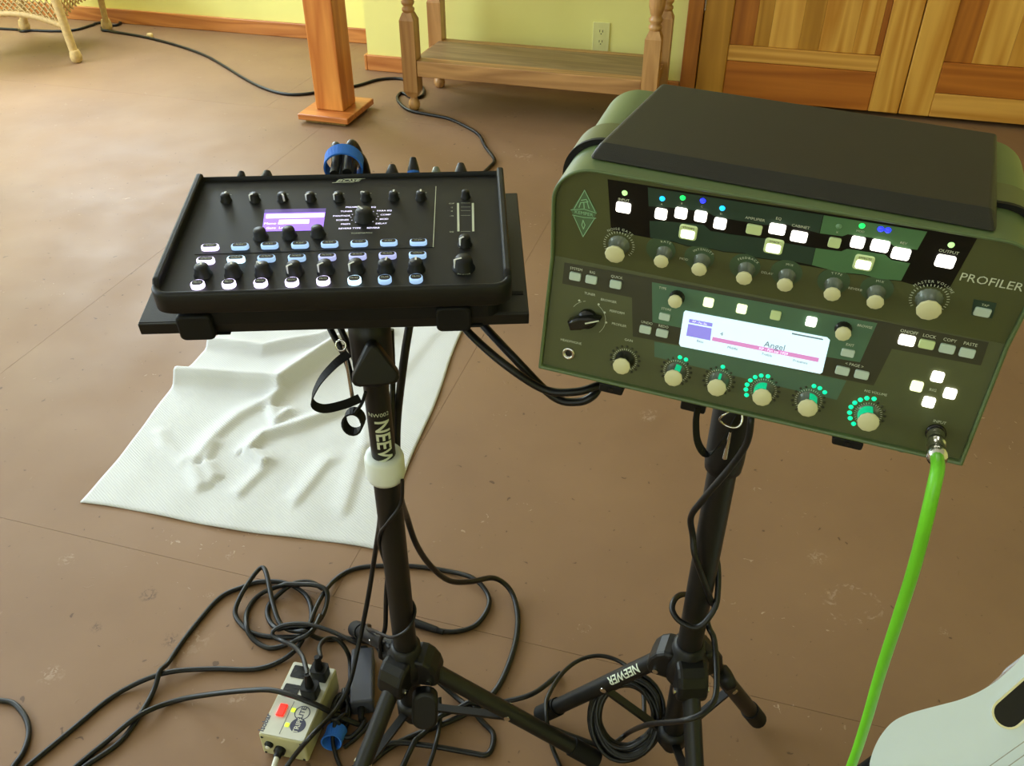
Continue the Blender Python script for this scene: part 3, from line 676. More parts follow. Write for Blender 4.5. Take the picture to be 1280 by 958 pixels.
for x, y, t in ((860, 291, 'STOMPS'), (967, 308.5, 'STACK'), (1079.5, 329, 'EFFECTS')):
    b = kbutton(UP, x, y, .0148, .0136, M_PALE, 'mode_button')
    p = Vec((0, -.0012, .0022)); bb_ = MB().bevprism(rq(.0108, .0076), 0, .0006, .0002).build('lit_window', LIT, b, Mat.Translation(p))
    tv, tf = text(t, .0026); MB().add([(a, c + .0048, .00235) for a, c, _ in tv], tf).build('button_lettering', M_BLKPRINT, b)
for x, y, m in ((885.5, 378.5, LITY), (927, 386.6, LITY), (969.5, 394.5, M_PALE), (1014, 402.6, LIT)): kbutton(LO, x, y, .0086, .0084, m)
for x, y, w_, h_ in ((718.8, 346, .0105, .0076), (739, 350, .0105, .0076), (769.4, 356, .0105, .0076), (806.5, 412.5, .0105, .0074), (827.5, 417, .0108, .0074), (830.6, 396.5, .0098, .0066), (1059.7, 441.7, .0106, .0068), (1053, 464, .0112, .0076), (1077, 469, .0114, .0076), (1184, 436.5, .0116, .0078), (1209, 441.7, .0116, .0078)):
    kbutton(LO, x, y, w_, h_, M_UNLIT)
kbutton(LO, 1133.6, 426, .0124, .0088, LIT); kbutton(LO, 1158.5, 431, .0118, .0078, M_PALE)
for x, y, m in ((1172, 471.7, LIT), (1146, 483.5, LITY), (1187.6, 492.6, LIT), (1161, 503.5, LIT)): kbutton(LO, x, y, .0094, .0092, m)
# indicator lights
def led(pan, x, y, r, m, nm='indicator_light'):
    return MB().lathe([(r, 0), (r * .8, r * .5), (r * .3, r * .75), (0, r * .8)], 10, pan.frame(pan.at(x, y))).build(nm, m, amp)
for x, y, m in ((781, 241, LPG), (828, 248, LCY), (853.6, 247, LGR), (878.7, 250.7, LBL), (903, 260, LCY), (1048.7, 282.6, LDM), (1077.6, 282, LGR), (1101, 286, LBL), (1110, 287.5, LBL), (1189, 306, LPG)): led(UP, x, y, .0026, m)
# knobs
_km = {}
def kknob(pan, x, y, d, hgt, skirt, glow=0, ticks=True, ring=True, small=False):
    p = pan.at(x, y, hgt); base = p - pan.N * hgt; rr = d / 2
    key = round(d, 4), skirt.name
    if key not in _km:
        _km[key] = (MB().lathe([(rr * 1.12, 0), (rr * 1.12, .0008), (rr * .93, .0012), (rr * .9, hgt - .002)], 36, flute=(18, .03)).mesh('knob'),
                    MB().lathe([(rr * .96, hgt - .0022), (rr * 1.0, hgt - .0014), (rr, hgt - .0006), (rr * .9, hgt), (0, hgt)], 40, flute=(10, .022)).mesh('cap'))
    k = link('knob', _km[key][0], skirt, amp, pan.frame(base)); link('cap', _km[key][1], M_CREAM, k)
    return base, k
TICK = MB(); PL = MB()
def ticks(pan, base, r0, r1, n, a0=-40, a1=220, wd=.0003):
    for i in range(n):
        a = R(a0 + (a1 - a0) * i / (n - 1)); c, s_ = math.cos(a), math.sin(a); F = pan.frame(base)
        TICK.add([(c * r0 - s_ * wd, s_ * r0 + c * wd, .0004), (c * r0 + s_ * wd, s_ * r0 - c * wd, .0004), (c * r1 + s_ * wd, s_ * r1 - c * wd, .0004), (c * r1 - s_ * wd, s_ * r1 + c * wd, .0004)], [(0, 1, 2, 3)], False, F)
def ktext(pan, s_, x, y, size, m=PL, rot=0.0, bold=False):
    v, f = text(s_, size, bold=bold); m.add([(a, b, .0007) for a, b, _ in v], f, False, pan.frame(pan.at(x, y), rot))
def karc(pan, base, s_, r, size, mid=90.0, sp=1.12):
    ws = [twidth(c) * size * sp + size * .14 if c != ' ' else size * .35 for c in s_]; tot = sum(ws); a = R(mid) + tot / 2 / r; x = 0
    for c, w_ in zip(s_, ws):
        aa = a - (x + w_ / 2) / r; x += w_
        if c == ' ': continue
        v, f = text(c, size); ct_, st_ = math.cos(aa - PI / 2), math.sin(aa - PI / 2)
        PL.add([(r * math.cos(aa) + p[0] * ct_ - p[1] * st_, r * math.sin(aa) + p[0] * st_ + p[1] * ct_, .0006) for p in v], f, False, pan.frame(base))
b, k = kknob(UP, 768, 319, .0168, .0155, M_SKIRT); ticks(UP, b, .0118, .0138, 25); karc(UP, b, 'NOISE GATE', .0163, .0034)
b, k = kknob(UP, 1161, 389, .0182, .0155, M_SKIRT); ticks(UP, b, .0125, .0146, 25); karc(UP, b, 'MASTER VOLUME', .0172, .0034)
for x, y, d, t in ((826, 328, .0122, 'RATE'), (873.5, 338, .0125, 'INTENSITY'), (929.8, 349, .0127, 'FEEDBACK'), (981, 357.5, .0124, 'MIX'), (1040, 369, .0128, 'TYPE'), (1094, 379, .0128, 'MIX')):
    b, k = kknob(UP, x, y, d, .0145, M_SKIRT); karc(UP, b, t, .0112, .003)
for x, y, d in ((843.6, 377.6, .012), (1054, 418, .0124)): kknob(LO, x, y, d, .0115, M_SKIRTD)
RINGS = [(776.6, 458.6, .0158, []), (841.4, 473.4, .0158, [(850, 446.6), (857.5, 449.5)]), (895.7, 485.5, .0162, [(903.6, 458.6)]),
         (952.4, 497.6, .0163, [(933.2, 494), (932.4, 487), (933.8, 481), (938, 475.5), (944, 471.4), (951.6, 469.5), (960, 470.4)]),
         (1009.6, 511, .0165, [(1017.5, 482.6), (1024.8, 485.3), (1031, 490.4)]),
         (1085.4, 528.6, .0175, [(1067, 530), (1062.7, 523), (1062, 516), (1063.7, 509), (1068.5, 503.7), (1075.5, 500), (1083.6, 497.9), (1092.6, 498.8)])]
SKT = emit('teal_skirt_glow_paint', (0, 190, 135), .55)  # ring-light glow on the knob skirts, put in as emissive strips
for i, (x, y, d, lit) in enumerate(RINGS):
    b, k = kknob(LO, x, y, d, .0155, M_SKIRTD if i == 0 else M_SKIRT)
    ticks(LO, b, .0098, .0114, 27, -50, 230, .00025)
    L_ = [LO.at(*q_) for q_ in lit]
    for j in range(15):
        a = R(-55 + 290 * j / 14); p = b + LO.X * (.0134 * math.cos(a)) + LO.up * (.0134 * math.sin(a))
        if all((p - z).length > .0032 for z in L_): MB().lathe([(.0013, 0), (.0011, .0005), (0, .0006)], 8, LO.frame(p)).build('ring_light', LDK, amp)
    for q_ in lit: led(LO, q_[0], q_[1], .0021, LTE, 'ring_light')
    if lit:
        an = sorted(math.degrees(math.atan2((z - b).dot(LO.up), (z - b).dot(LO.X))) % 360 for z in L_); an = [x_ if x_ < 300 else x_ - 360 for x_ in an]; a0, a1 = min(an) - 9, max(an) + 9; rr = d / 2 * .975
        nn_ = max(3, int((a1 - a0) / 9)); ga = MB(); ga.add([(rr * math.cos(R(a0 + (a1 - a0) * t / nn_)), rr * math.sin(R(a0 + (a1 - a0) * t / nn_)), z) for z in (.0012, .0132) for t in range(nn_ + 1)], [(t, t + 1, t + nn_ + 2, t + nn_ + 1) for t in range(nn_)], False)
        ga.build('painted_skirt_glow', SKT, k)
TICK.build('scale_marks', M_PRINT, amp)['kind'] = 'stuff'
# selector knob
p = LO.at(732, 402, .008); b = p - LO.N * .008; ang = math.atan2(.0095, .0215)
M = LO.frame(b, R(24))
s_ = MB().lathe([(.0092, 0), (.0092, .003), (.0085, .0055), (0, .0058)], 28).build('selector_knob', M_BLKGLOSS, amp, M)
MB().bevprism([(-.0155, -.0045), (-.006, -.006), (.006, -.0045), (.0145, -.0008), (.0145, .0008), (.006, .0045), (-.006, .006), (-.0155, .0045)], .003, .0135, .002).build('pointer_grip', M_BLKGLOSS, s_)
MB().box((.001, -.0006, .0136), (.0142, .0006, .0139)).build('pointer_line', M_PRINT, s_)
F = LO.frame(b)
for a0, a1 in ((150, 118), (112, 104), (62, -42)):
    for t in range(12):
        q0, q1 = R(a0 + (a1 - a0) * t / 12), R(a0 + (a1 - a0) * (t + 1) / 12)
        PL.add([(.0165 * math.cos(q0), .0165 * math.sin(q0), .0005), (.0168 * math.cos(q0), .0168 * math.sin(q0), .0005), (.0168 * math.cos(q1), .0168 * math.sin(q1), .0005), (.0165 * math.cos(q1), .0165 * math.sin(q1), .0005)], [(0, 1, 2, 3)], False, F)
for x, y in ((724.3, 375.5), (748.5, 380.3), (756, 390.5), (758, 403)):
    PL.add([(1.2e-3 * math.cos(a), 1.2e-3 * math.sin(a), .0007) for a in [PI / 2 * i for i in range(4)]], [(0, 1, 2, 3)], False, LO.frame(LO.at(x, y)))
# jacks
def jack(pan, x, y, r):
    j = MB().lathe([(r, 0), (r, .0016), (r * .9, .0022), (r * .62, .0024), (r * .55, .0008), (r * .5, .0006)], 24, pan.frame(pan.at(x, y))).build('jack', M_CHROME, amp)
    MB().lathe([(r * .52, .0007), (0, .0008)], 16, pan.frame(pan.at(x, y))).build('jack_hole', M_GLASSDARK, j)
    return j
jack(LO, 711, 441.6, .0062); PJ = LO.at(1169.5, 541)
MB().lathe([(.0082, 0), (.0082, .0022), (.0068, .0026)], 24, LO.frame(PJ)).build('jack', M_BLKGLOSS, amp)
# lettering
for t, x, y, s_ in (('INPUT', 780, 249.5, .0034), ('OUTPUT', 1186, 314.5, .0036), ('AMPLIFIER', 944, 273.5, .0034), ('EQ', 973.5, 273, .0034), ('CABINET', 1001, 283, .0034), ('A', 827.3, 255, .0024), ('B', 852.4, 254, .0024), ('C', 877.5, 258, .0024), ('D', 901.5, 267, .0024), ('X', 1046.5, 290, .0024), ('MOD', 1075.5, 288.8, .0026), ('REV', 1129.5, 303.5, .003), ('MOD', 855, 323.5, .0032), ('DELAY', 959, 341, .0032), ('REVERB', 1069, 361, .0032), ('TAP', 1231.5, 381.3, .003)): ktext(UP, t, x, y, s_)
ktext(UP, 'PROFILER', 1239, 352.5, .0105)
for t, x, y, s_ in (('SYSTEM', 720.5, 336.3, .0034), ('RIG', 740.7, 340.6, .0034), ('QUICK', 771.2, 346.4, .0034), ('TUNER', 737.5, 367.5, .0032), ('BROWSER', 761, 376, .0032), ('PERFORM', 771.5, 390, .0032), ('PROFILER', 774, 406, .0032), ('HEADPHONE', 714, 427, .0034), ('GAIN', 786, 425.3, .0032), ('UNDO', 808.8, 403.5, .0034), ('REDO', 829.5, 408, .0034), ('TYPE', 828.5, 360.2, .003), ('STORE', 833, 386.3, .003), ('BROWSE', 1081, 408, .003), ('EXIT', 1062.5, 431.2, .0032), ('< PAGE >', 1068, 456.3, .0036), ('ON/OFF', 1136.5, 415, .0038), ('LOCK', 1161.7, 420.3, .0038), ('COPY', 1187.3, 425.3, .0038), ('PASTE', 1213, 430.3, .0038), ('RIG', 1166, 487.5, .0036), ('INPUT', 1174.5, 527.5, .0036), ('RIG VOLUME', 1094.5, 491, .0032)): ktext(LO, t, x, y, s_)
PL.build('panel_lettering', M_PRINT, amp)['kind'] = 'stuff'
LG = MB()
def kline(pan, pts, wd, m):
    for a, c in zip(pts, pts[1:]):
        a, c = Vec(pan.ab(pan.at(*a))), Vec(pan.ab(pan.at(*c))); d = (c - a).normalized() * (wd / 2); nn = Vec((-d.y, d.x)); F = frameM(pan.P, pan.X, pan.up, pan.N)
        m.add([(a.x + nn.x - d.x, a.y + nn.y - d.y, .0006), (a.x - nn.x - d.x, a.y - nn.y - d.y, .0006), (c.x - nn.x + d.x, c.y - nn.y + d.y, .0006), (c.x + nn.x + d.x, c.y + nn.y + d.y, .0006)], [(0, 1, 2, 3)], False, F)
kline(UP, [(731, 237.5), (718, 260.5)], .0006, LG); kline(UP, [(731, 237.5), (744, 264)], .0006, LG); kline(UP, [(717.5, 270), (729, 295.5), (743.5, 272.5)], .0006, LG)
kline(UP, [(714, 262), (730, 261), (745.5, 266)], .0006, LG); kline(UP, [(716, 268.5), (730, 271.5), (745, 272.5)], .0006, LG)
kline(UP, [(727, 250), (733, 249), (735, 252), (726, 253), (724, 259)], .0007, LG); kline(UP, [(734, 252), (736.5, 260)], .0007, LG); kline(UP, [(730, 253), (730.5, 260)], .0007, LG)
kline(UP, [(729, 275), (727.5, 281), (729.5, 286), (731.5, 281), (729, 275)], .0007, LG)
ktext(UP, 'KEMPER', 730, 266.5, .0046, LG); LG.build('emblem', M_LOGO, amp)
ST = MB()
for t, x, y, s_ in (('4', 902.3, 416.8, .0052), ('Angel', 968.5, 432, .0078)): ktext(LO, t, x, y, s_, ST)
for t, x, y in (('Bass', 875.5, 426), ('Middle', 916, 434.5), ('Treble', 958.5, 442.8), ('Presence', 1000.5, 451.5)): ktext(LO, t, x, y, .0034, ST)
M_ = frameM(Vec((0, 0, 0)), Vec((1, 0, 0)), Vec((0, 1, 0)), Vec((0, 0, 1)))
ST.v = [tuple(Vec(v) + LO.N * .0011) for v in ST.v]; ST.build('screen_lettering', SCT, sc)['kind'] = 'stuff'
SW_ = MB(); ktext(LO, 'KP - Fan Six 1959', 967, 438.3, .0034, SW_); ktext(LO, 'KP - Fan Six', 875, 402.8, .0026, SW_); SW_.v = [tuple(Vec(v) + LO.N * .0011) for v in SW_.v]; SW_.build('screen_lettering', SCW, sc)['kind'] = 'stuff'

# ------------------------------------------------------------------ black digital mixer
MM = devframe((-.33, .688, .796), -2.7, 6.3, -.2)
MW, MD, DK = .331, .212, -.005                     # width, depth, deck height
mix = empty('digital_mixer', None, MM)
tag(mix, 'black compact digital mixer with glowing buttons and knobs', 'mixer')
def mq(x, y, h=DK): return localpt(MM, x, y, (0, 0, h), (0, 0, 1))
def tub(ins, rf, rb):
    x0, x1, y0, y1 = ins, MW - ins, ins, MD - ins * .3; o = []
    for cx, cy, r, a0 in ((x1 - rf, y0 + rf, rf, 270), (x1 - rb, y1 - rb, rb, 0), (x0 + rb, y1 - rb, rb, 90), (x0 + rf, y0 + rf, rf, 180)):
        for k in range(7): a = R(a0 + 15 * k); o.append((cx + r * math.cos(a), cy + r * math.sin(a)))
    return o
t0 = tub(0, .016, .004); t1 = tub(.003, .014, .004)
b = MB(); nT = len(t0)
rings = [(tub(.004, .014, .004), -.026), (t0, -.022), (t0, -.003), (tub(.0012, .0155, .004), -.0008), (tub(.003, .014, .004), -.0002), (tub(.005, .013, .003), -.0012), (tub(.0065, .012, .003), DK)]
vs = [(p[0], p[1], z) for pl, z in rings for p in pl]; fs = []
for k in range(len(rings) - 1): fs += [(k * nT + i, k * nT + (i + 1) % nT, (k + 1) * nT + (i + 1) % nT, (k + 1) * nT + i) for i in range(nT)]
b.add(vs, fs, True); b.add(vs, [tuple(range(nT - 1, -1, -1)), tuple(range((len(rings) - 1) * nT, len(rings) * nT))])
b.build('body', M_MIXER, mix)
for x0, x1 in ((.0005, .0075), (MW - .0075, MW - .0005)):
    c = MB(); pr2 = [(.012, -.004), (.02, .0035), (MD - .004, .0055), (MD - .0005, .0035), (MD - .0005, -.02), (.012, -.02)]
    vs = [(x0, y, z) for y, z in pr2] + [(x1, y, z) for y, z in pr2]; m_ = len(pr2)
    c.add(vs, [tuple(range(m_)), tuple(range(2 * m_ - 1, m_ - 1, -1))] + [(i, i + m_, (i + 1) % m_ + m_, (i + 1) % m_) for i in range(m_)])
    bevel(c.build('side_cheek', M_MIXER, mix), .002, 2)
bevel(MB().prism(tub(.011, .016, .006), -.045, -.0262).build('base', M_RUBBER, mix), .003)
pc = [mq(268, 237), mq(545, 233.5), mq(541.5, 309.5), mq(243, 318.5)]
pcx = sum(p.x for p in pc) / 4
b = MB().prism([(p.x, p.y) for p in (pc[3], pc[2], pc[1], pc[0])], DK - .0002, DK + .0004).build('control_panel', M_PANEL, mix); bevel(b, .0003, 1)
ML = MB()
def mline(p, q_, wd, z=DK + .0006):
    p, q_ = Vec((p.x, p.y)), Vec((q_.x, q_.y)); d = (q_ - p).normalized() * wd / 2; nn = Vec((-d.y, d.x))
    ML.add([(p.x + nn.x, p.y + nn.y, z), (p.x - nn.x, p.y - nn.y, z), (q_.x - nn.x, q_.y - nn.y, z), (q_.x + nn.x, q_.y + nn.y, z)][::-1], [(0, 1, 2, 3)])
mline(pc[1], pc[2], .0007)
def mtext(s_, x, y, size, m=None, h=DK + .0007, bold=False):
    v, f = text(s_, size, bold=bold); p = mq(x, y, h); (m or ML).add([(a + p.x, c + p.y, h) for a, c, _ in v], f)
_mk = {}
M_KNOB = mat('matte_knob', (12, 12, 13), .5, vary=.05, spec=.35); M_PTR = mat('white_pointer', (240, 240, 240), .4, vary=.01)
def mknob(x, y, d, h, ang, par=mix, nm='knob', line=True):
    p = mq(x, y, DK + h * .45); key = (d, h)
    if key not in _mk:
        r = d / 2
        _mk[key] = (MB().lathe([(r * 1.18, 0), (r * 1.15, h * .12), (r, h * .25), (r * .9, h * .85), (r * .8, h), (0, h)], 24).mesh('knob'),
                    MB().box((-.0009, r * .2, h * .9), (.0009, r * .86, h + .0003)).box((-.0009, r * .8, h * .2), (.0009, r * 1.03, h * 1.0)).mesh('pointer'))
    k = link(nm, _mk[key][0], M_KNOB, par, Mat.Translation((p.x, p.y, DK)) @ Mat.Rotation(R(ang), 4, 'Z'))
    if line: link('pointer', _mk[key][1], M_PTR, k)
    return k
for x, a in zip((282, 318, 353, 388, 423, 457, 492, 526), (0, 125, 205, 128, 125, 60, -5, 0)): mknob(x, 247.5 - (x - 282) * .011, .0105, .0085, a)
for x, y in ((325, 292.5), (361, 291), (397, 289.5)): mknob(x, y, .0135, .0095, 0, line=False, nm='encoder')
for x, y, a in zip((252.7, 290.6, 328.5, 368, 406.5, 445, 482, 520), (338.6, 338, 337, 335.6, 334, 333, 333, 332.6), (10, 10, 45, 128, 128, 128, -10, 0)): mknob(x, y, .0148, .0105, a)
mknob(455, 268.5, .019, .0105, 40, nm='selector_wheel'); mknob(582, 243, .009, .008, 0, line=False); mknob(581, 301.5, .0125, .010, 130); mknob(579.5, 329.5, .0185, .012, 110)
# buttons: glowing body with a dark printed top
_mb = {}
def mbutton(x, y, w_, d_, m, t, rr):
    h = .0042; p = mq(x, y, DK + h * .6); key = (w_, d_, t)
    if key not in _mb:
        tv, tf = text(t, .0026 if len(t) > 4 else .003)
        _mb[key] = (MB().bevprism(rrect(w_, d_, rr, 5), 0, h, .0008).mesh('button'), MB().prism(rrect(w_ * .82, d_ * .68, rr * .66, 5, 0, d_ * .05), h - .0002, h + .00015).mesh('key_top'),
                    MB().add([(a * (.8 if len(t) > 4 else .9), c + d_ * .05, h + .0003) for a, c, _ in tv], tf).mesh('key_lettering'))
    bu = link('button', _mb[key][0].copy() if _mb[key][0].materials else _mb[key][0], None, mix, Mat.Translation((p.x, p.y, DK)))
    bu.data.materials.clear(); bu.data.materials.append(m)
    link('key_top', _mb[key][1], M_BLKGLOSS, bu); link('key_lettering', _mb[key][2], M_PRINT, bu)
X8a = (262.6, 300, 337, 375, 412, 449, 486, 523); Ya = (309, 308, 306.8, 306, 305, 304, 303, 302.5)
X8b = (257, 295, 333, 371, 409, 447, 484.5, 522); Yb = (325.5, 324, 322.7, 322, 321, 320, 319, 318.5)
X8c = (247, 286, 325.7, 364.8, 404, 443, 481, 520); Yc = (355.6, 354.5, 353.5, 352.3, 350.7, 350, 349, 348)
for i in range(8):
    mbutton(X8a[i], Ya[i], .0168, .0082, LVI if i == 0 else LPB, 'FX EDIT', .0036)
    mbutton(X8b[i], Yb[i], .0168, .0082, (LVI, LBW, LPB, LPB, LLV, LLV, LLV, LPB)[i], 'FX MUTE', .0036)
    mbutton(X8c[i], Yc[i], .0126, .0116, LVI if i < 5 else LBW if i == 5 else LPB, 'MUTE', .0055)
# screen
def mpoly(pts, z, nm, m, par=mix):
    q_ = [mq(x, y, z) for x, y in pts]; return MB().add([(p.x, p.y, z) for p in q_], [tuple(range(len(q_) - 1, -1, -1))]).build(nm, m, par)
ms = mpoly([(331, 262), (407.5, 260.5), (403.5, 288), (327.5, 289.5)], DK + .0006, 'screen', MSC)
mpoly([(331, 262), (407.5, 260.5), (407, 265), (330.5, 266.5)], DK + .0008, 'screen_shade', MSD, ms)
mpoly([(333, 268), (405.5, 266.5), (405, 271.5), (332.5, 273)], DK + .0008, 'screen_bar', MSW, ms)
mpoly([(349, 275), (386.5, 274.3), (386, 279.5), (348.5, 280.2)], DK + .0008, 'screen_bar', MSW, ms)
SX = MB(); mtext('Mono In', 341, 279.5, .0052, SX, DK + .0009); mtext('Gate  Level', 347, 285, .005, SX, DK + .0009); SX.build('screen_lettering', MSW, ms)
# selector wheel legends
LGD = MB(); LVW = emit('lit_legend', (225, 220, 255), 1.0); WP = mq(455, 272)
for t, x, y in (('PREAMP', 440, 259), ('EQ', 467, 259), ('TUNER', 433, 264.3), ('PAN/FADE', 427, 270), ('SCENES', 428, 275.2), ('PREFS', 432, 280.3), ('REVERB TYPE', 437, 285.6), ('PARA EQ', 480.5, 263.5), ('COMP', 482, 268.5), ('MOD', 480, 274), ('DELAY', 476.5, 279.5), ('REVERB', 466.5, 285)): mtext(t, x, y, .0038, LGD, bold=True)
for a_ in range(0, 360, 26): LGD.box((0, 0, 0), (.0009, .0009, .0001), Mat.Translation((WP.x + .0138 * math.cos(R(a_)), WP.y + .0125 * math.sin(R(a_)), DK + .0005)))
LGD.build('wheel_lettering', LVW, mix)['kind'] = 'stuff'
mtext('TONEMATCH', 452, 291.5, .0034)
v_, f_ = text('BOSE', .0088, bold=True); p = mq(436, 226.5)
ML.add([(a * 1.25 + c * .5 + p.x, c * .9 + p.y, DK + .0007) for a, c, _ in v_], f_)
for dy, x0, x1 in ((.0036, -.006, .0175), (-.0036, -.0175, .006)): ML.box((p.x + x0, p.y + dy - .0003, DK + .0005), (p.x + x1, p.y + dy + .0003, DK + .0007))
for x, t in zip((282, 318, 353, 388, 423, 457, 492, 526), ('Trim', 'Trim', 'Trim', 'Trim', 'Trim', 'Trim', 'Trim', 'Trim')): mtext(t, x + 4, 243.5 - (x - 282) * .011, .003)
for x in (572.5, 591):
    p, q_ = mq(x, 254.5), mq(x + .6, 290); mline(p, q_, .0022)
for y, t in ((254.5, 'CLIP'), (259.5, '-2'), (264, '-6'), (270, '-12'), (290, 'SIG')): mtext(t, 564.5, y, .003); p = mq(576, y); q_ = mq(588, y); mline(p, q_, .0003)
mtext('PHONES', 581, 309, .003); mtext('MASTER', 580, 342.5, .0034)
ML.build('panel_lettering', M_PRINT, mix)['kind'] = 'stuff'
# plugs at the back of the mixer
plug_i = 0
def backplug(x, y, r, ln, m, label, lean=0.0, ring=None):
    p = mq(x, y, -.006); p = Vec((p.x, MD + .001, -.018))
    pl = empty('cable_plug', None, MM @ Mat.Translation(p)); tag(pl, label, 'cable plug')
    MB().lathe([(r * .9, 0), (r, .004), (r, ln * .6), (r * .75, ln * .8), (r * .5, ln)], 16, Mat.Rotation(-PI / 2 + .55 + lean, 4, 'X')).build('plug_body', m, pl)
    if ring: MB().lathe([(r * 1.08, ln * .35), (r * 1.08, ln * .5)], 16, Mat.Rotation(-PI / 2 + .55 + lean, 4, 'X')).build('plug_ring', ring, pl)
backplug(301, 217, .006, .022, M_BLACK, 'black jack plug sticking out behind the mixer beside its far corner'); backplug(333, 217, .0075, .022, M_BLACK, 'thick black plug behind the mixer between a small plug and the blue tie')
backplug(490, 212, .0075, .026, M_STEEL, 'dark metal plug behind the mixer beside the blue wrapped cables'); backplug(545, 213, .0065, .022, M_SKIRT, 'grey metal plug behind the mixer next to the colour ringed plug'); backplug(576, 211, .0075, .026, M_STEEL, 'dark plug behind the mixer above the slider meters')
backplug(517, 210, .0065, .032, M_STEEL, 'slim dark plug with a blue ring behind the mixer', .2, M_BLUE)

# ------------------------------------------------------------------ tripod stands
def text_on_tube(mb, s_, size, P, axis, N, r, bold=True, align='CENTER'):
    v, f = cuttext(s_, size, align, bold); P, axis, N = Vec(P), Vec(axis).normalized(), Vec(N); N = (N - axis * N.dot(axis)).normalized(); B_ = N.cross(axis)
    mb.add([P + axis * x + (N * math.cos(y / r) + B_ * math.sin(y / r)) * (r + .0004) for x, y, _ in v], f)
def tripod(root, P, zh, ztop, feet, r_low, r_up, z_joint, zcol, brace_f=.45):
    """P = pole foot on the floor (x, y); zh hub height; feet = floor points; root frame is the world."""
    X, Y = P
    MB().lathe([(r_low, zh - .02), (r_low, z_joint)], 24, Mat.Translation((X, Y, 0))).build('lower_tube', M_STEEL, root)
    MB().lathe([(r_up, z_joint - .05), (r_up, ztop)], 24, Mat.Translation((X, Y, 0))).build('upper_tube', M_STEEL, root)
    MB().lathe([(r_low * .8, zcol), (r_low * .95, zcol + .008), (r_low * .95, zh - .02)], 20, Mat.Translation((X, Y, 0))).build('centre_tube', M_STEEL, root)
    hub = MB(); hub.lathe([(r_low * 1.25, zh - .05), (r_low * 1.7, zh - .045), (r_low * 1.85, zh - .03), (r_low * 1.8, zh - .012), (r_low * 1.55, zh - .001), (r_low * 1.32, zh + .004), (r_low * 1.3, zh + .014), (r_low * 1.05, zh + .016)], 28, Mat.Translation((X, Y, 0)))
    ho = hub.build('hub', M_BLACK, root)
    cl = MB().lathe([(r_low * 1.0, zcol + .015), (r_low * 1.35, zcol + .018), (r_low * 1.35, zcol + .042), (r_low * 1.0, zcol + .045)], 20, Mat.Translation((X, Y, 0))).build('brace_collar', M_BLACK, root)
    solid((X, Y, zh), (X, Y, z_joint), r_low); solid((X, Y, z_joint), (X, Y, ztop), r_up); solid((X, Y, zcol + .01), (X, Y, zh), r_low); solid((X, Y, zh - .024), (X, Y, zh - .02), r_low * 1.87); solid((X, Y, zh), (X, Y, zh + .003), r_low * 1.34); solid((X, Y, zcol + .026), (X, Y, zcol + .034), r_low * 1.36)
    for fx, fy in feet:
        d = Vec((fx - X, fy - Y, 0)); L_ = d.length; d.normalize(); s = Vec((-d.y, d.x, 0))
        F = frameM(Vec((X, Y, 0)), d, s, ZU)
        yk = MB()                                            # yoke: an arched block each side of the leg
        prof = [(r_low * .9, zh + .004), (r_low * 1.8, zh + .002), (r_low * 2.4, zh - .005), (r_low * 2.85, zh - .017), (r_low * 3.05, zh - .032), (r_low * 2.95, zh - .044), (r_low * 2.5, zh - .046), (r_low * .9, zh - .046)]
        wy = .0195
        vs = [(x, -wy, z) for x, z in prof] + [(x, wy, z) for x, z in prof]; m_ = len(prof)
        yk.add(vs, [tuple(range(m_)), tuple(range(2 * m_ - 1, m_ - 1, -1))] + [(i, i + m_, (i + 1) % m_ + m_, (i + 1) % m_) for i in range(m_)], False, F)
        bevel(yk.build('leg_yoke', M_BLACK, ho), .006, 3)
        piv = Vec((X, Y, zh - .034)) + d * (r_low * 2.2); ft = Vec((fx, fy, .0135)); ax = (ft - piv).normalized()
        lg = MB().cyl(piv, ft - ax * .02, .0116, 16).build('leg', M_STEEL, root)
        MB().cyl(ft - ax * .045, ft, .0136, 16).build('rubber_foot', M_RUBBER, lg)
        for sg in (-1, 1): MB().cyl(piv + s * (sg * .0194), piv + s * (sg * .0222), .004, 10).build('bolt', M_CHROME, lg)
        solid(piv, ft - ax * .02, .0117); solid(ft - ax * .045, ft, .0137); solid_box(F, (0, -.0195, zh - .046), (r_low * 3.05, .0195, zh + .003))
        bp_ = piv.lerp(ft, brace_f); solid(Vec((X, Y, zcol + .03)), bp_ - ZU * .011, .0055)
        bt = MB().cyl(bp_ - s * .0118, bp_ + s * .0118, .0045, 10).build('brace_rivet', M_CHROME, lg)
        c0 = Vec((X, Y, zcol + .03)) + d * (r_low * 1.2)
        br = MB(); br.strip([c0, bp_ - ZU * .011], s, .011, .005); br.build('brace', M_STEEL, root)

stl = empty('tripod_stand', (0, 0, 0)); PLx, PLy = -.143, .745
tag(stl, 'black tripod stand with a white collar carrying the mixer', 'tripod stand')
fL = [hz(745, 957), hz(446, 793), Vec((-.245, .56, 0))]
tripod(stl, (PLx, PLy), .207, .735, [(p.x, p.y) for p in fL], .0155, .0135, .55, .055)
zc_ = .541; solid((PLx, PLy, zc_ - .012), (PLx, PLy, zc_ + .012), .0222); solid((PLx, PLy, .675), (PLx, PLy, .735), .0216)
MB().lathe([(.0158, zc_ - .017), (.0205, zc_ - .017), (.0222, zc_ - .012), (.0222, zc_ + .012), (.0205, zc_ + .017), (.0142, zc_ + .017)], 32, Mat.Translation((PLx, PLy, 0))).build('white_collar', M_COLLAR, stl)
tx = MB(); NL = Vec((.28, -1, 0))
text_on_tube(tx, 'NEEWER', .0225, (PLx, PLy, .571), (0, 0, -1), NL, .0135, align='CENTER')
v_, f_ = cuttext('NW002', .0072, n=12)
tx.add([Vec((PLx, PLy, .622 + y)) + (Vec((math.sin(.12 + x / .0135), -math.cos(.12 + x / .0135), 0)) * .0139) for x, y, _ in v_], f_)
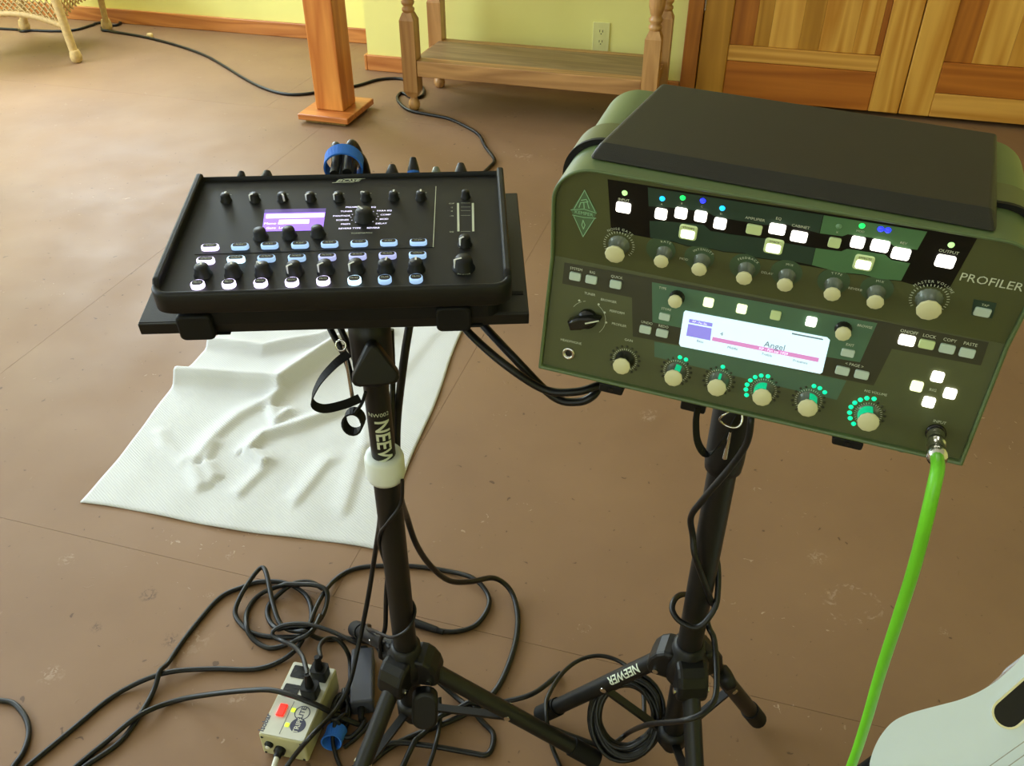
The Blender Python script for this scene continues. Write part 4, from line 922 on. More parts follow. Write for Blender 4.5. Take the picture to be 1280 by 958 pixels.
tx.build('pole_lettering', M_PRINT, stl)
# clamp with triangular lock knob
MB().lathe([(.0142, .662), (.0195, .664), (.021, .672), (.0215, .72), (.0205, .738), (.0142, .74)], 24, Mat.Translation((PLx, PLy, 0))).build('height_clamp', M_BLACK, stl)
kp = Vec((PLx + .006, PLy - .026, .697)); kx = Vec((.15, -1, .25)).normalized(); kr = kx.cross(ZU).normalized(); ku = kr.cross(kx)
kd = MB(); tri = []
for a in (90, 210, 330):
    for da in (-24, -8, 8, 24): tri.append((.0185 * math.cos(R(a)) + .0075 * math.cos(R(a + da * 2.4)), .0185 * math.sin(R(a)) * 1.05 + .0075 * math.sin(R(a + da * 2.4))))
kd.bevprism(tri, 0, .016, .003, frameM(kp, kr * -1, ku, kx)); kb = kd.build('lock_knob', M_BLACK, stl)
MB().cyl(Vec((PLx, PLy, .697)) + kx * .02, kp, .007, 12).build('lock_bolt', M_CHROME, stl)
# centre lock paddle under the hub
pd = dep(536, 868, .70); pq = dep(524, 912, .70); solid(pd.lerp(pq, .2), pd.lerp(pq, .7), .015)
b = MB(); b.bevprism(rrect(.036, .058, .015, 5), -.009, .009, .004, frameM(pd.lerp(pq, .40) , Vec((.95, -.1, .12)).normalized(), Vec((.05, .35, .93)).normalized(), Vec((.1, -.93, .35)).normalized()))
b.build('tension_knob', M_BLACK, stl)
# tray of the mixer
def in_root(M): return M
TZM = -.0468
tA, tB, tC = mq(171, 407, TZM), mq(661, 387, TZM), mq(644, 241, TZM)
yf = (tA.y + tB.y) / 2; ybk = tC.y
tr_ = bevel(MB().box((tA.x, yf, TZM - .003), (tB.x, ybk, TZM)).build('tray', M_STEEL, stl, MM), .0008, 1)
bevel(MB().box((tA.x, yf - .0025, TZM - .013), (tB.x, yf - .0001, TZM - .0002)).build('tray_lip', M_STEEL, tr_), .0008, 1)
MB().box((tC.x - .06, yf + .028, TZM + .0001), (tB.x - .004, yf + .034, TZM + .0006)).build('tray_seam', M_RUBBER, tr_)
solid_box(MM, (tA.x, yf - .0025, TZM - .013), (tB.x, yf, TZM)); solid_box(MM, (tA.x, yf, TZM - .003), (tB.x, ybk, TZM))
for px_, py_ in ((244.5, 410), (567, 399)):
    p = localpt(MM, px_, py_, (0, yf - .013, 0), (0, 1, 0)); Fc = frameM(Vec((p.x, yf - .006, p.z)), Vec((1, 0, 0)), Vec((0, 0, 1)), Vec((0, -1, 0)))
    c = MB().bevprism(rrect(.033, .0285, .005, 4), 0, .009, .002, Fc).build('front_clip', M_RUBBER, tr_)
    solid_box(MM, (p.x - .012, yf - .0055, p.z - .0145), (p.x + .028, yf + .03, TZM - .0135)); solid_box(MM, (p.x - .0165, yf - .015, p.z - .0143), (p.x + .0165, yf - .006, p.z + .0143))
    bevel(MB().box((p.x - .012, yf - .0055, p.z - .0145), (p.x + .028, yf + .03, TZM - .0135)).build('clip_base', M_RUBBER, c), .002)
hb = MB(); hb.box((-.024, -.012, -.012), (.024, .03, 0)); 
pt = MM.inverted() @ Vec((PLx, PLy, .75)); hb.v = [(a + pt.x, c + pt.y, d_ + TZM - .0032) for a, c, d_ in hb.v]
bevel(hb.build('tray_mount', M_BLACK, stl, MM), .003)
zt_ = (MM @ Vec((pt.x, pt.y, TZM - .0032))).z
MB().lathe([(.0195, .735), (.0195, zt_ - .006)], 20, Mat.Translation((PLx, PLy, 0))).build('mount_socket', M_BLACK, stl)

# stand of the amplifier
PRx, PRy = .2235, .70
stR = empty('tripod_stand', (0, 0, 0)); tag(stR, 'black tripod stand with a coiled cable carrying the green amplifier', 'tripod stand')
solid((PRx, PRy, .59), (PRx, PRy, .66), .0206)
fR = [hz(945, 906), hz(676, 900), Vec((.235, .47, 0))]
tripod(stR, (PRx, PRy), .268, .668, [(p.x, p.y) for p in fR], .0155, .0135, .655, .055, .42)
MB().lathe([(.0158, .575), (.0195, .578), (.0205, .59), (.0205, .66), (.018, .672), (.0142, .675)], 24, Mat.Translation((PRx, PRy, 0))).build('height_clamp', M_BLACK, stR)
def kin(p): return KM.inverted() @ Vec(p)
ra = bevel(MB().box((.05, .012, -.0092), (.335, .185, -.0055)).build('tray', M_STEEL, stR, KM), .0008, 1)
for px_, py_, w_ in ((763.5, 486, .0225), (1060, 553.5, .0255)):
    p = localpt(KM, px_, py_, (0, -.004, 0), (0, 1, 0)); hb_ = p.z - .00625; ch_ = -.0002 - hb_; p.z = hb_ + ch_ / 2; Fc = frameM(Vec((p.x, .001, p.z)), Vec((1, 0, 0)), Vec((0, 0, 1)), Vec((0, -1, 0)))
    bevel(MB().box((p.x - w_ / 2, .0005, p.z - .003), (p.x + w_ / 2, .03, -.0094)).build('clip_arm', M_STEEL, ra), .001)
    c = MB().bevprism(rrect(w_, ch_, .002, 3), 0, .005, .001, Fc).build('front_clip', M_RUBBER, ra)
    MB().lathe([(.0022, .005), (.0022, .0058)], 12, Fc).build('clip_screw', M_STEEL, c)
p = localpt(KM, 1123, 563, (0, .02, 0), (0, 1, 0)); MB().lathe([(.009, -.012), (.012, -.010), (.012, -.0056)], 20, Mat.Translation((p.x, .02, 0))).build('rubber_bumper', M_RUBBER, ra)
pt = kin((PRx, PRy, .70))
bevel(MB().box((pt.x - .04, pt.y - .03, -.026), (pt.x + .03, pt.y + .03, -.0093)).build('tray_mount', M_BLACK, stR, KM), .003)
g = kin(dep(866, 512, PRy - .03)); bevel(MB().box((g.x - .012, g.y - .006, -.034), (g.x + .012, g.y + .03, -.0093)).build('mount_ear', M_BLACK, stR, KM), .002)
lt = MB(); d_ = Vec((fR[1].x - PRx, fR[1].y - PRy, 0)).normalized(); piv = Vec((PRx, PRy, .234)) + d_ * .0341; ax = (Vec((fR[1].x, fR[1].y, .0135)) - piv).normalized()
toC = (CAM - piv).normalized()
text_on_tube(lt, 'NEEWER', .0165, piv.lerp(Vec((fR[1].x, fR[1].y, .0135)), .23), ax, (toC + Vec((0, 0, .2))), .0116)
lt.build('leg_lettering', M_PRINT, stR)
kn = dep(907, 848, .715); kdv = Vec((.8, .2, .35)).normalized()
MB().lathe([(.010, -.01), (.0165, -.006), (.0175, .004), (.015, .009), (.006, .011)], 18, Mat.Translation(kn) @ kdv.to_track_quat('Z', 'Y').to_matrix().to_4x4(), flute=(6, .05)).build('tension_knob', M_BLACK, stR)
MB().cyl(Vec((PRx + .012, PRy + .003, .235)), kn, .004, 10).build('tension_bolt', M_CHROME, stR)

# key ring, pin and wrist strap of the amplifier stand
ring = dep(914, 523, .645); mb = MB(); mb.tube([ring + Vec((.0105 * math.cos(a), .003 * math.sin(a * 2), .0105 * math.sin(a))) for a in [2 * PI * i / 24 for i in range(24)]], .0011, 8, True)
lk = empty('lock_pin', ring); tag(lk, 'steel locking pin on a split ring under the amplifier tray', 'pin')
mb.v = [tuple(Vec(v) - ring) for v in mb.v]; mb.build('split_ring', M_CHROME, lk)
p0, p1 = dep(913, 540, .648), dep(906, 573, .65)
mb = MB(); mb.cyl(p0 - ring, p1 - ring, .0012, 10, .0024); mb.build('pin', M_CHROME, lk)
pts = spline([dep(872, 510, .66), dep(870, 528, .655), dep(872, 552, .65), dep(882, 567, .648), dep(897, 560, .652), dep(912, 540, .66), dep(922, 522, .67)], 6)
tag(MB().strip(pts, (.75, .65, 0), .0085, .0012).build('wrist_strap', M_RUBBER), 'black strap looped under the green amplifier tray', 'strap')
# strap, pin and ring of the mixer stand
pts = spline([dep(436, 442, .71), dep(418, 456, .70), dep(399, 478, .69), dep(390, 502, .685), dep(404, 511, .69), dep(430, 506, .70), dep(450, 498, .71)], 6)
tag(MB().strip(pts, (0, .9, .42), .0095, .0012).build('wrist_strap', M_RUBBER), 'black strap hanging beside the triangular knob of the mixer stand', 'strap')
p0, p1 = dep(430, 432, .722), dep(441, 500, .727); lk = empty('lock_pin', p1); tag(lk, 'long steel locking pin hanging under the mixer tray', 'pin')
mb = MB(); mb.cyl(p0 - p1, (0, 0, 0), .0016, 10, .0022); mb.build('pin', M_CHROME, lk)
mb = MB(); c0 = dep(426, 432, .722) - p1; mb.tube([c0 + Vec((.005 * math.cos(a), .002 * math.sin(a), .005 * math.sin(a))) for a in [2 * PI * i / 16 for i in range(16)]], .001, 6, True); mb.build('split_ring', M_CHROME, lk)
c0 = dep(442, 527, .71); mb = MB(); mb.strip([c0 + Vec((.0098 * math.cos(a), .004 * math.sin(a), .0105 * math.sin(a))) for a in [2 * PI * i / 20 for i in range(21)]], (.2, 1, .1), .011, .002)
mb.tube(spline([c0 + Vec((.002, 0, .010)), dep(452, 505, .72), dep(457, 490, .722)], 5), .0018, 6)
tag(mb.build('cable_tie', M_RUBBER), 'small black looped cable tie hanging on the mixer stand pole', 'cable tie')
# blue strap bundling the cables behind the mixer
bc = mq(429, 205, .0); bc = Vec((bc.x, MD + .02, -.002))
bt = empty('blue_cable_tie', None, MM @ Mat.Translation(bc)); tag(bt, 'blue fabric tie bundling thick cables behind the mixer', 'cable tie')
mb = MB(); mb.strip([Vec((.0205 * math.cos(a), .004, .0185 * math.sin(a))) for a in [2 * PI * i / 32 for i in range(33)]], (0, 1, .25), .015, .002); mb.build('fabric_loop', M_BLUE, bt)
for dx, dz, m in ((-.008, .004, M_CABLE), (.006, .006, M_CABLE), (-.002, -.006, M_CABLE), (.009, -.006, M_CABLE)):
    c = empty('bundled_cable', None, MM @ Mat.Translation(bc + Vec((dx, 0, dz)))); tag(c, 'black cable end held in the blue tie behind the mixer', 'cable', 'cables bundled behind the mixer')
    mb = MB(); mb.tube(spline([(0, -.018, -.004), (0, .01, 0), (dx * .3, .03 + dz * .4, .004), (dx, .045 + dz * 1.3, -.02 - dz), (dx * 1.5, .05 + dz * 1.6, -.08)], 5), .0052, 10); mb.build('cable_end', m, c)
def rebase(root, base):
    base = Vec(base)
    for ch in [o for o in bpy.data.objects if o.parent is root]: ch.matrix_basis = Mat.Translation(-base) @ ch.matrix_basis
    root.location = base
rebase(stl, (PLx, PLy, 0)); rebase(stR, (PRx, PRy, 0))

# ------------------------------------------------------------------ white towel on the floor
def towel_mat():
    m, nt, b = nodes('white_woven_cotton'); L = nt.links.new
    tc = nt.nodes.new('ShaderNodeTexCoord'); b.inputs['Roughness'].default_value = .9; b.inputs['Sheen Weight'].default_value = .2
    nz = nt.nodes.new('ShaderNodeTexNoise'); nz.inputs['Scale'].default_value = 9; nz.inputs['Detail'].default_value = 5; L(tc.outputs['Object'], nz.inputs['Vector'])
    rp = nt.nodes.new('ShaderNodeValToRGB'); rp.color_ramp.elements[0].color = lin((200, 200, 200)); rp.color_ramp.elements[1].color = lin((214, 214, 214)); L(nz.outputs['Fac'], rp.inputs['Fac']); L(rp.outputs[0], b.inputs['Base Color'])
    wv = nt.nodes.new('ShaderNodeTexWave'); wv.inputs['Scale'].default_value = 95; wv.inputs['Distortion'].default_value = 1.2; wv.bands_direction = 'DIAGONAL'; L(tc.outputs['Object'], wv.inputs['Vector'])
    bp = nt.nodes.new('ShaderNodeBump'); bp.inputs['Strength'].default_value = .3; bp.inputs['Distance'].default_value = .0015; L(wv.outputs['Fac'], bp.inputs['Height']); L(bp.outputs[0], b.inputs['Normal']); return m
cor = [hz(100, 630), hz(470, 690), hz(590, 385), hz(300, 385)]
RID = [([(222, 477), (300, 482), (350, 487), (385, 462), (425, 436), (470, 420)], .036, .027), ([(262, 433), (330, 441), (400, 428), (450, 415)], .022, .02),
       ([(250, 610), (240, 585), (262, 556), (300, 522), (345, 500)], .009, .02), ([(268, 600), (258, 580), (268, 560)], .008, .014),
       ([(330, 582), (310, 568), (330, 548), (375, 535), (420, 518)], .014, .017), ([(360, 520), (345, 530), (338, 512), (352, 495)], .012, .016), ([(300, 620), (330, 590)], .006, .016), ([(370, 630), (410, 580)], .006, .018), ([(430, 640), (455, 560), (460, 510)], .006, .02), ([(500, 470), (540, 420)], .004, .03), ([(200, 545), (205, 560), (230, 580)], .005, .013)]
RW = [([hz(*p) for p in pl], a, w_) for pl, a, w_ in RID]
def ridge(p):
    z = 0
    for pl, a, w_ in RW:
        best = 9; side = 0
        for s, e in zip(pl, pl[1:]):
            d = e - s; t = max(0, min(1, (p - s).dot(d) / d.dot(d))); c = s + d * t; r = (p - c); l = r.length
            if l < best: best = l; side = r.y
            fade = 1
        k = w_ * (.55 if side < 0 else 1.25)                # steep towards the camera, gentle behind
        z += a * math.exp(-(best / k) ** 2)
    return z
NX, NY = 110, 90; vs = []; fs = []
for j in range(NY + 1):
    for i in range(NX + 1):
        s, t = i / NX, j / NY
        sx = s + .008 * math.sin(t * 9) * (1 - s) + .005 * math.sin(t * 13 + 1) * s
        a = cor[0].lerp(cor[1], sx); b = cor[3].lerp(cor[2], sx); p = a.lerp(b, t + .006 * math.sin(s * 8 + .6) * (1 - t))
        z = .0035 + ridge(p) + .0012 * math.sin(p.x * 37 + p.y * 21) * math.sin(p.y * 31 - p.x * 11) + .0006
        vs.append((p.x, p.y, z))
for j in range(NY):
    for i in range(NX): k = j * (NX + 1) + i; fs.append((k, k + 1, k + NX + 2, k + NX + 1))
c0 = Vec((cor[0] + cor[2]) / 2); c0.z = 0
tw = MB().add([Vec(v) - c0 for v in vs], fs, True).build('towel', towel_mat(), None, Mat.Translation(c0))
so = tw.modifiers.new('thickness', 'SOLIDIFY'); so.thickness = .0028; so.offset = -1
tag(tw, 'white ribbed cotton towel lying rumpled on the brown floor', 'towel')

# ------------------------------------------------------------------ surge protector box
BH = .052
a, b, c = hz(322.4, 918, BH), hz(380, 929.5, BH), hz(363.6, 825.6, BH)
X = (b - a); X.z = 0; bw = X.length; X.normalize(); Y = Vec((-X.y, X.x, 0)); bl_ = (c - a).dot(Y)
sp = empty('surge_protector', None, frameM(Vec((a.x, a.y, 0)), X, Y, ZU)); SPM = sp.matrix_basis.copy()
tag(sp, 'beige metal surge protector box with a red lit switch', 'power strip')
solid_box(SPM, (0, 0, .0), (bw, bl_, BH + .0006))
def sq(px, py): p = SPM.inverted() @ hz(px, py, BH); return p.x, p.y
bevel(MB().box((0, 0, .003), (bw, bl_, BH)).build('housing', M_BEIGE_SHADE, sp), .003)
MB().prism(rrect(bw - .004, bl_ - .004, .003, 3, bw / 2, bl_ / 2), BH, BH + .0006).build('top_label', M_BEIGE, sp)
for fx in (.012, bw - .012):
    for fy in (.012, bl_ - .012): MB().lathe([(.005, 0), (.006, .004)], 12, Mat.Translation((fx, fy, 0))).build('rubber_foot', M_RUBBER, sp)
def recept(px, py):
    x, y = sq(px, py); r_ = MB().prism(rrect(.0235, .021, .002, 3, x, y), BH + .0006, BH + .0016).build('receptacle', M_BLACK, sp)
    h = MB()
    for dy in (-.005, .005): h.box((x + .001, y + dy - .001, BH + .0017), (x + .009, y + dy + .001, BH + .0019))
    h.lathe([(.0024, BH + .0017), (.0024, BH + .0019)], 10, Mat.Translation((x - .007, y, 0))); h.build('slot', M_GLASSDARK, r_)
    return Vec((x, y, BH))
recept(374.6, 841); recept(363.5, 864); r1 = recept(401, 846); r2 = recept(389, 868)
x, y = sq(352.5, 889); bevel(MB().box((x - .006, y - .010, BH + .0005), (x + .006, y + .010, BH + .004)).build('rocker_switch', RED, sp), .0015)
for px_, py_ in ((366.8, 888.5), (359, 907)): x, y = sq(px_, py_); MB().prism(rrect(.006, .006, .001, 2, x, y), BH + .0005, BH + .0018).build('status_light', YGL, sp)
pt = MB(); MT = lambda x, y, rot: Mat.Translation((x, y, BH + .0009)) @ Mat.Rotation(rot, 4, 'Z')
x, y = sq(378, 892); x2, y2 = sq(372.5, 907.5)
for xx, yy, rr, rin in ((x, y, .0115, .0102), (x2, y2, .0115, 0)):
    m_ = 28; ring_ = [(math.cos(2 * PI * i / m_), math.sin(2 * PI * i / m_)) for i in range(m_)]
    if rin: pt.add([(xx + c_ * rr, yy + s_ * rr, BH + .0008) for c_, s_ in ring_] + [(xx + c_ * rin, yy + s_ * rin, BH + .0008) for c_, s_ in ring_], [(i, (i + 1) % m_, m_ + (i + 1) % m_, m_ + i) for i in range(m_)])
    else: pt.add([(xx + c_ * rr, yy + s_ * rr, BH + .0008) for c_, s_ in ring_], [tuple(range(m_))])
tv, tf = text('LITE', .0105, bold=True); pt.add(tv, tf, False, MT(x, y, PI / 2))
tv, tf = text('TRIPP', .0105, bold=True); MB().add(tv, tf, False, MT(x2, y2, PI / 2)).build('emblem_lettering', M_BEIGE, sp)
tv, tf = text('Isobar', .0115, bold=True); x, y = sq(331.5, 904); pt.add(tv, tf, False, MT(x, y, PI / 2))
x, y = sq(357.5, 893); pt.box((x + .0035, .006, BH + .0007), (x + .004, bl_ * .47, BH + .0009))
pt.build('box_lettering', M_NAVY, sp)
FT = Mat.Translation((.014, 0, .032)) @ Mat.Rotation(PI / 2, 4, 'X'); bs = MB().lathe([(.0065, 0), (.0065, .003), (.004, .0035), (.004, .006)], 16, FT).build('reset_button', M_BLACK, sp); MB().lathe([(.0038, .006), (.003, .0072), (0, .0074)], 12, FT).build('reset_cap', M_WCABLE, bs)
MB().lathe([(.0085, 0), (.0085, .006), (.006, .007), (.0055, .014)], 16, Mat.Translation((.03, 0, .024)) @ Mat.Rotation(PI / 2, 4, 'X')).build('cord_grip', M_BLACK, sp)
sc_ = MB()
for x, z in ((.005, .008), (bw - .006, .008), (.005, BH - .006), (bw - .006, BH - .006)): sc_.lathe([(.0022, 0), (.0018, .0008)], 10, Mat.Translation((x, 0, z)) @ Mat.Rotation(PI / 2, 4, 'X'))
sc_.build('case_screws', M_STEEL, sp)

# ------------------------------------------------------------------ power adapter
AH = .033
pa, pb, pc_ = hz(437, 879, AH), hz(466, 876, AH), hz(438, 811, AH); X = (pb - pa); wA = X.length; X.normalize(); Y = Vec((-X.y, X.x, 0)); lA = (pc_ - pa).dot(Y)
ad = empty('power_adapter', None, frameM(Vec((pa.x, pa.y, 0)), X, Y, ZU)); tag(ad, 'dark grey power adapter brick beside the surge protector', 'power adapter')
bevel(MB().box((0, 0, 0), (wA, lA, AH)).build('adapter_case', M_BRICK, ad), .003)
MB().lathe([(.006, 0), (.005, .01), (.004, .02)], 12, Mat.Translation((wA * .45, 0, AH * .5)) @ Mat.Rotation(PI / 2, 4, 'X')).build('cord_relief', M_RUBBER, ad)
MB().prism(rrect(.014, .010, .003, 3), 0, .012, Mat.Translation((wA * .5, lA, AH * .5)) @ Mat.Rotation(-PI / 2, 4, 'X')).build('cord_socket', M_RUBBER, ad)
AM = ad.matrix_basis.copy()
solid_box(AM, (0, 0, 0), (wA, lA, AH))

# ------------------------------------------------------------------ cables
def P3(t):                                            # (px, py, Z) or ('y', px, py, Y) or a Vec
    if isinstance(t, Vec): return t
    if t[0] == 'y': return dep(t[1], t[2], t[3])
    return hz(t[0], t[1], t[2] if len(t) > 2 else None or .0045)
def cab(name, pts, r, m, label, cat='cable', n=6, root=None, group=None, fix=(0, 0)):
    p = settle(spline([P3(t) for t in pts], n), r, fix); base = min(p, key=lambda q_: q_.z).copy(); base.z = 0
    if root: IM = root.matrix_basis.inverted(); return MB().tube([IM @ q_ for q_ in p], r, 8).build(name, m, root)
    o = tag(MB().tube([q_ - base for q_ in p], r, 8).build(name, m, None, Mat.Translation(base)), label, cat, group)
    return o
def plug(base, name, label, lift=.05):                # angled mains plug standing in the surge protector
    e_ = empty(name, None, SPM @ Mat.Translation(base + Vec((0, 0, .0017)))); tag(e_, label, 'cable')
    bevel(MB().prism(rrect(.025, .021, .004, 4), 0, .02).build('plug_body', M_BLACK, e_), .003); solid_box(e_.matrix_basis, (-.0125, -.0105, 0), (.0125, .0105, .02))
    MB().lathe([(.0068, .02), (.006, .03), (.0042, .042), (.004, .046)], 14).build('strain_relief', M_BLACK, e_)
    return e_, SPM @ (base + Vec((0, 0, .046)))
e1, t1 = plug(r1, 'mains_cable', 'black plug and cord arching from the corner outlet of the surge protector'); e2, t2 = plug(r2, 'mains_cable', 'black plug and cord curling from the surge protector to the grey adapter')
cab('cord', [t2, ('y', 383, 838, t2.y + .012), (378, 821, .085), (368, 809, .06), (354, 802, .03), (342, 796, .026), (342, 788.6, .03), (354.5, 782, .036), (376, 780, .040), (398, 784, .040), (420, 792, .038), (438, 801, .036), (449, 806, .03)], .0036, M_CABLE, '', root=e2, fix=(4, 0))
cab('cord', [t1, ('y', 400.5, 822, t1.y + .012), (399, 811, .07), (403, 802.7, .06), (412, 798, .05), (423.4, 801, .045), (434, 815, .03), (438, 831, .012), (437, 860, .006), (428, 880, .005)], .0036, M_CABLE, '', root=e1, fix=(4, 0))
cab('cord', [SPM @ Vec((.03, -.013, .024)), SPM @ Vec((.03, -.04, .016)), SPM @ Vec((.025, -.09, .005)), SPM @ Vec((.01, -.2, .005))], .0042, M_WCABLE, '', root=sp, fix=(4, 0))
r = .0042
cab('floor_cable', [(-190, 1130), (-60, 1040), (20, 972), (35, 958), (87, 915), (145, 868.6), (203, 842.5, .011), (261, 836.6), (317, 837), (348, 828), (370, 812, .010), (383, 790, .018), (395, 760, .018), (406, 740, .014), (420, 724), (439.5, 712.7), (466, 708), (514, 708), (558, 714), (591, 723, .010), (609, 742), (610, 760), (594, 782), (567, 790), (540, 787)], r, M_CABLE, 'long black cable running from the floor edge past the coil to the inline connector')
cab('floor_cable', [(-60, 1150), (50, 1020), (98, 968), (107, 958), (151, 926.6), (180, 886, .004), (203, 845), (220.5, 813.5), (246.6, 778.7), (275.6, 746.7), (304.6, 733.7), (325, 727.6), (356, 729, .006), (379.6, 741.7, .006), (389, 760, .006), (387, 784, .006), (376, 795, .008), (350, 797), (325, 794.5), (307.6, 787), (294, 768), (301, 745, .016), (317, 719.8, .022), (328, 709.6, .024), (334, 721, .024), (340.5, 752.6, .018), (351, 781, .014), (372, 793, .012), (392, 800), (415, 800), (432, 797), (452, 800), (475, 806), (500, 812)], r, M_CABLE, 'black cable looping into a peaked coil beside the surge protector')
cab('floor_cable', [(404.6, 737, .010), (387, 728, .012), (364, 732, .012), (340.5, 751, .005), (334, 765), (340.5, 782), (361, 796.5, .004), (386, 790, .012), (403, 770, .012), (408.5, 749.5, .012), (404.6, 737, .020), (385, 731, .022), (345, 735.4, .010), (321.7, 746), (309, 765), (307.6, 784), (317, 799.6), (335.7, 810.6), (357.7, 807), (385, 795, .022), (400, 770, .022)], r, M_CABLE, 'black cable wound twice in the middle of the floor coil')
cab('floor_cable', [(-110, 1145), (20, 1025), (85, 968), (95.7, 958), (130.6, 929.5), (174, 894.7, .0125), (217.6, 877), (261, 868.6, .02), (310, 863.5, .05), (344.5, 864, .066), (389, 879, .062), (427.7, 898, .03), (454.4, 907, .008), (475, 906)], r, M_CABLE, 'black cable crossing over the surge protector box')
cab('floor_cable', [(-160, 880), (-60, 870), (-12, 873), (0, 876), (17.4, 880), (32, 897.6), (36, 918), (29, 941), (17, 958), (5, 975), (-60, 1030), (-150, 1060)], r, M_CABLE, 'short loop of black cable by the bare floor away from the coil')
cab('hanging_cable', [('y', 480, 415, .80), ('y', 483, 470, .80), ('y', 478, 560, .775), ('y', 476, 640, .765), (470.7, 680, .30), (460, 748, .18), (448, 807.7, .10), (436.6, 855, .066), (419, 888, .05), (389, 920.5, .075), (366, 948, .03), (340, 985, .005)], .0036, M_CABLE, 'black cable dropping along the mixer pole and across the surge protector')
cab('hanging_cable', [('y', 512, 405, .80), ('y', 505, 450, .79), ('y', 497, 520, .785), ('y', 496, 570, .775), ('y', 500, 620, .775), (508, 645, .34), (520, 680, .26), (537.5, 706.7, .18), (561, 726, .11), (588, 727.5, .07), (617.7, 723, .035), (638.5, 739, .012), (647, 769), (644, 804.7), (629.6, 846), (612, 872), (585, 891), (555, 905), (510, 923), (480, 940), (440, 975)], .0046, M_CABLE, 'thick black cable swinging out from the mixer pole in a wide loop')
cab('hanging_cable', [('y', 489, 412, .80), ('y', 491, 480, .79), ('y', 489, 560, .765), ('y', 493, 620, .76), ('y', 488, 690, .765), ('y', 483, 740, .77), ('y', 482, 800, .765), (482, 850, .06), (478, 890, .006), (455, 915), (430, 935)], .0032, M_CABLE, 'thin black cable running straight down the mixer pole')
cab('hanging_cable', [('y', 503, 600, .728), ('y', 501, 630, .726), ('y', 484, 655, .724), ('y', 477, 668, .735), ('y', 480, 700, .755), ('y', 500, 735, .765), ('y', 514, 760, .75), ('y', 510, 785, .725), ('y', 490, 797, .73), ('y', 470, 790, .80), (455, 788, .03)], .0022, M_CABLE, 'slim wire spiralling around the lower mixer pole')
for a_, lab in (([('y', 405, 396, .765), ('y', 420, 425, .745), ('y', 432, 448, .738), ('y', 440, 475, .745)], 'black cable hanging just under the mixer tray beside the steel pin'), ([('y', 420, 398, .78), ('y', 430, 420, .765), ('y', 444, 450, .765), ('y', 455, 480, .775)], 'black cable hanging between the steel pin and the pole clamp')): cab('hanging_cable', a_, .0034, M_CABLE, lab)
cab('link_cable', [('y', 568, 392, .775), ('y', 588, 418, .75), ('y', 630, 455, .72), ('y', 680, 487, .71), ('y', 720, 490, .705), ('y', 748, 482, .71), ('y', 770, 476, .74)], .0042, M_CABLE, 'black cable sagging from the mixer clip to the amplifier tray')
cab('link_cable', [('y', 582, 380, .80), ('y', 600, 402, .775), ('y', 640, 445, .735), ('y', 690, 495, .72), ('y', 720, 503, .715), ('y', 744, 497, .715), ('y', 762, 484, .73)], .0044, M_CABLE, 'black cable sagging lowest between the mixer and the amplifier')
# small connector and adapters on the floor
ic = hz(531, 783, .0078); d = (hz(548, 788) - hz(512, 776)).normalized(); o = empty('inline_connector', ic); tag(o, 'dark inline cable connector behind the mixer pole', 'connector')
MB().cyl(-d * .022, d * .022, .0072, 14, .0058).build('connector_body', M_BLACK, o); MB().cyl(d * .022, d * .034, .0052, 12, .0042).build('strain_relief', M_RUBBER, o)
cab('adapter_cord', [AM @ Vec((wA * .45, -.018, AH * .5)), (456, 900, .010), (452, 915), (440, 925), (427, 921, .008), (419, 915, .014), (416, 903, .02), (421, 890, .024), (428, 878, .02), (430, 862, .012)], .0034, M_CABLE, 'black adapter cord doubled back through the small blue tie', fix=(3, 0))
cab('adapter_cord', [(426, 872, .024), (423, 888, .03), (419, 905, .026), (416, 925, .012), (420, 945, .005), (430, 970)], .0032, M_CABLE, 'thin cord held in the blue tie by the surge protector')
bt2 = hz(417.5, 921, .0135); mb = MB(); mb.strip([Vec((.0135 * math.cos(a_), .010 * math.sin(a_) * .5, .011 * math.sin(a_) + .004)) for a_ in [2 * PI * i / 24 for i in range(25)]], (.25, 1, 0), .021, .0024)
wd = []; rnd = random.Random(5); wc_ = hz(427, 893, .012)
for k in range(7):
    for i in range(18):
        a_ = 2 * PI * i / 18; ro = .021 + rnd.uniform(-.001, .001) + .004 * math.sin(k * 2.1); wd.append(Vec((ro * .55 * math.cos(a_) + .002 * math.sin(k * 1.7), ro * 1.2 * math.sin(a_), .004 + .0028 * k + .001 * math.sin(a_ * 2))))
wd = [sum((wd[max(0, min(len(wd) - 1, i + j))] for j in range(-2, 3)), Vec()) / 5 for i in range(len(wd))]
wo = Vec((wc_.x, wc_.y, 0)); wd = [q_ - wo for q_ in settle([q_ + wo for q_ in wd], .003, own=False)]
tag(MB().tube(wd, .003, 7).build('wound_cord', M_CABLE, None, Mat.Translation((wc_.x, wc_.y, 0))), 'small wound bundle of black cord between the surge protector and adapter', 'cable')
tag(mb.build('blue_cable_tie', M_BLUE, None, Mat.Translation(bt2 - Vec((0, 0, .004)))), 'blue fabric tie around cords beside the surge protector', 'cable tie')
# tangle under the mixer stand
cab('floor_cable', [(545, 850, .02), (570, 872, .006), (605, 905), (617, 940 - 20), (610, 943), (585, 941), (545, 934, .010), (500, 930, .010), (470, 942), (440, 962)], r, M_CABLE, 'black cable folded sharply under the mixer stand leg')
cab('floor_cable', [(512, 860, .004), (505, 890), (488, 915), (455, 945), (452, 962)], .0036, M_CABLE, 'thin black cable behind the front leg of the mixer stand')
cab('floor_cable', [(549, 872, .03), (550, 900, .012), (545, 930, .014), (536, 958), (530, 972)], .0034, M_CABLE, 'thin black cord hanging off the tension knob of the mixer stand')
cab('floor_cable', [(700, 842), (665, 868, .012), (620, 880), (570, 893, .006), (535, 915), (515, 938), (500, 965)], r, M_CABLE, 'black cable passing beneath the crossing legs of both stands')
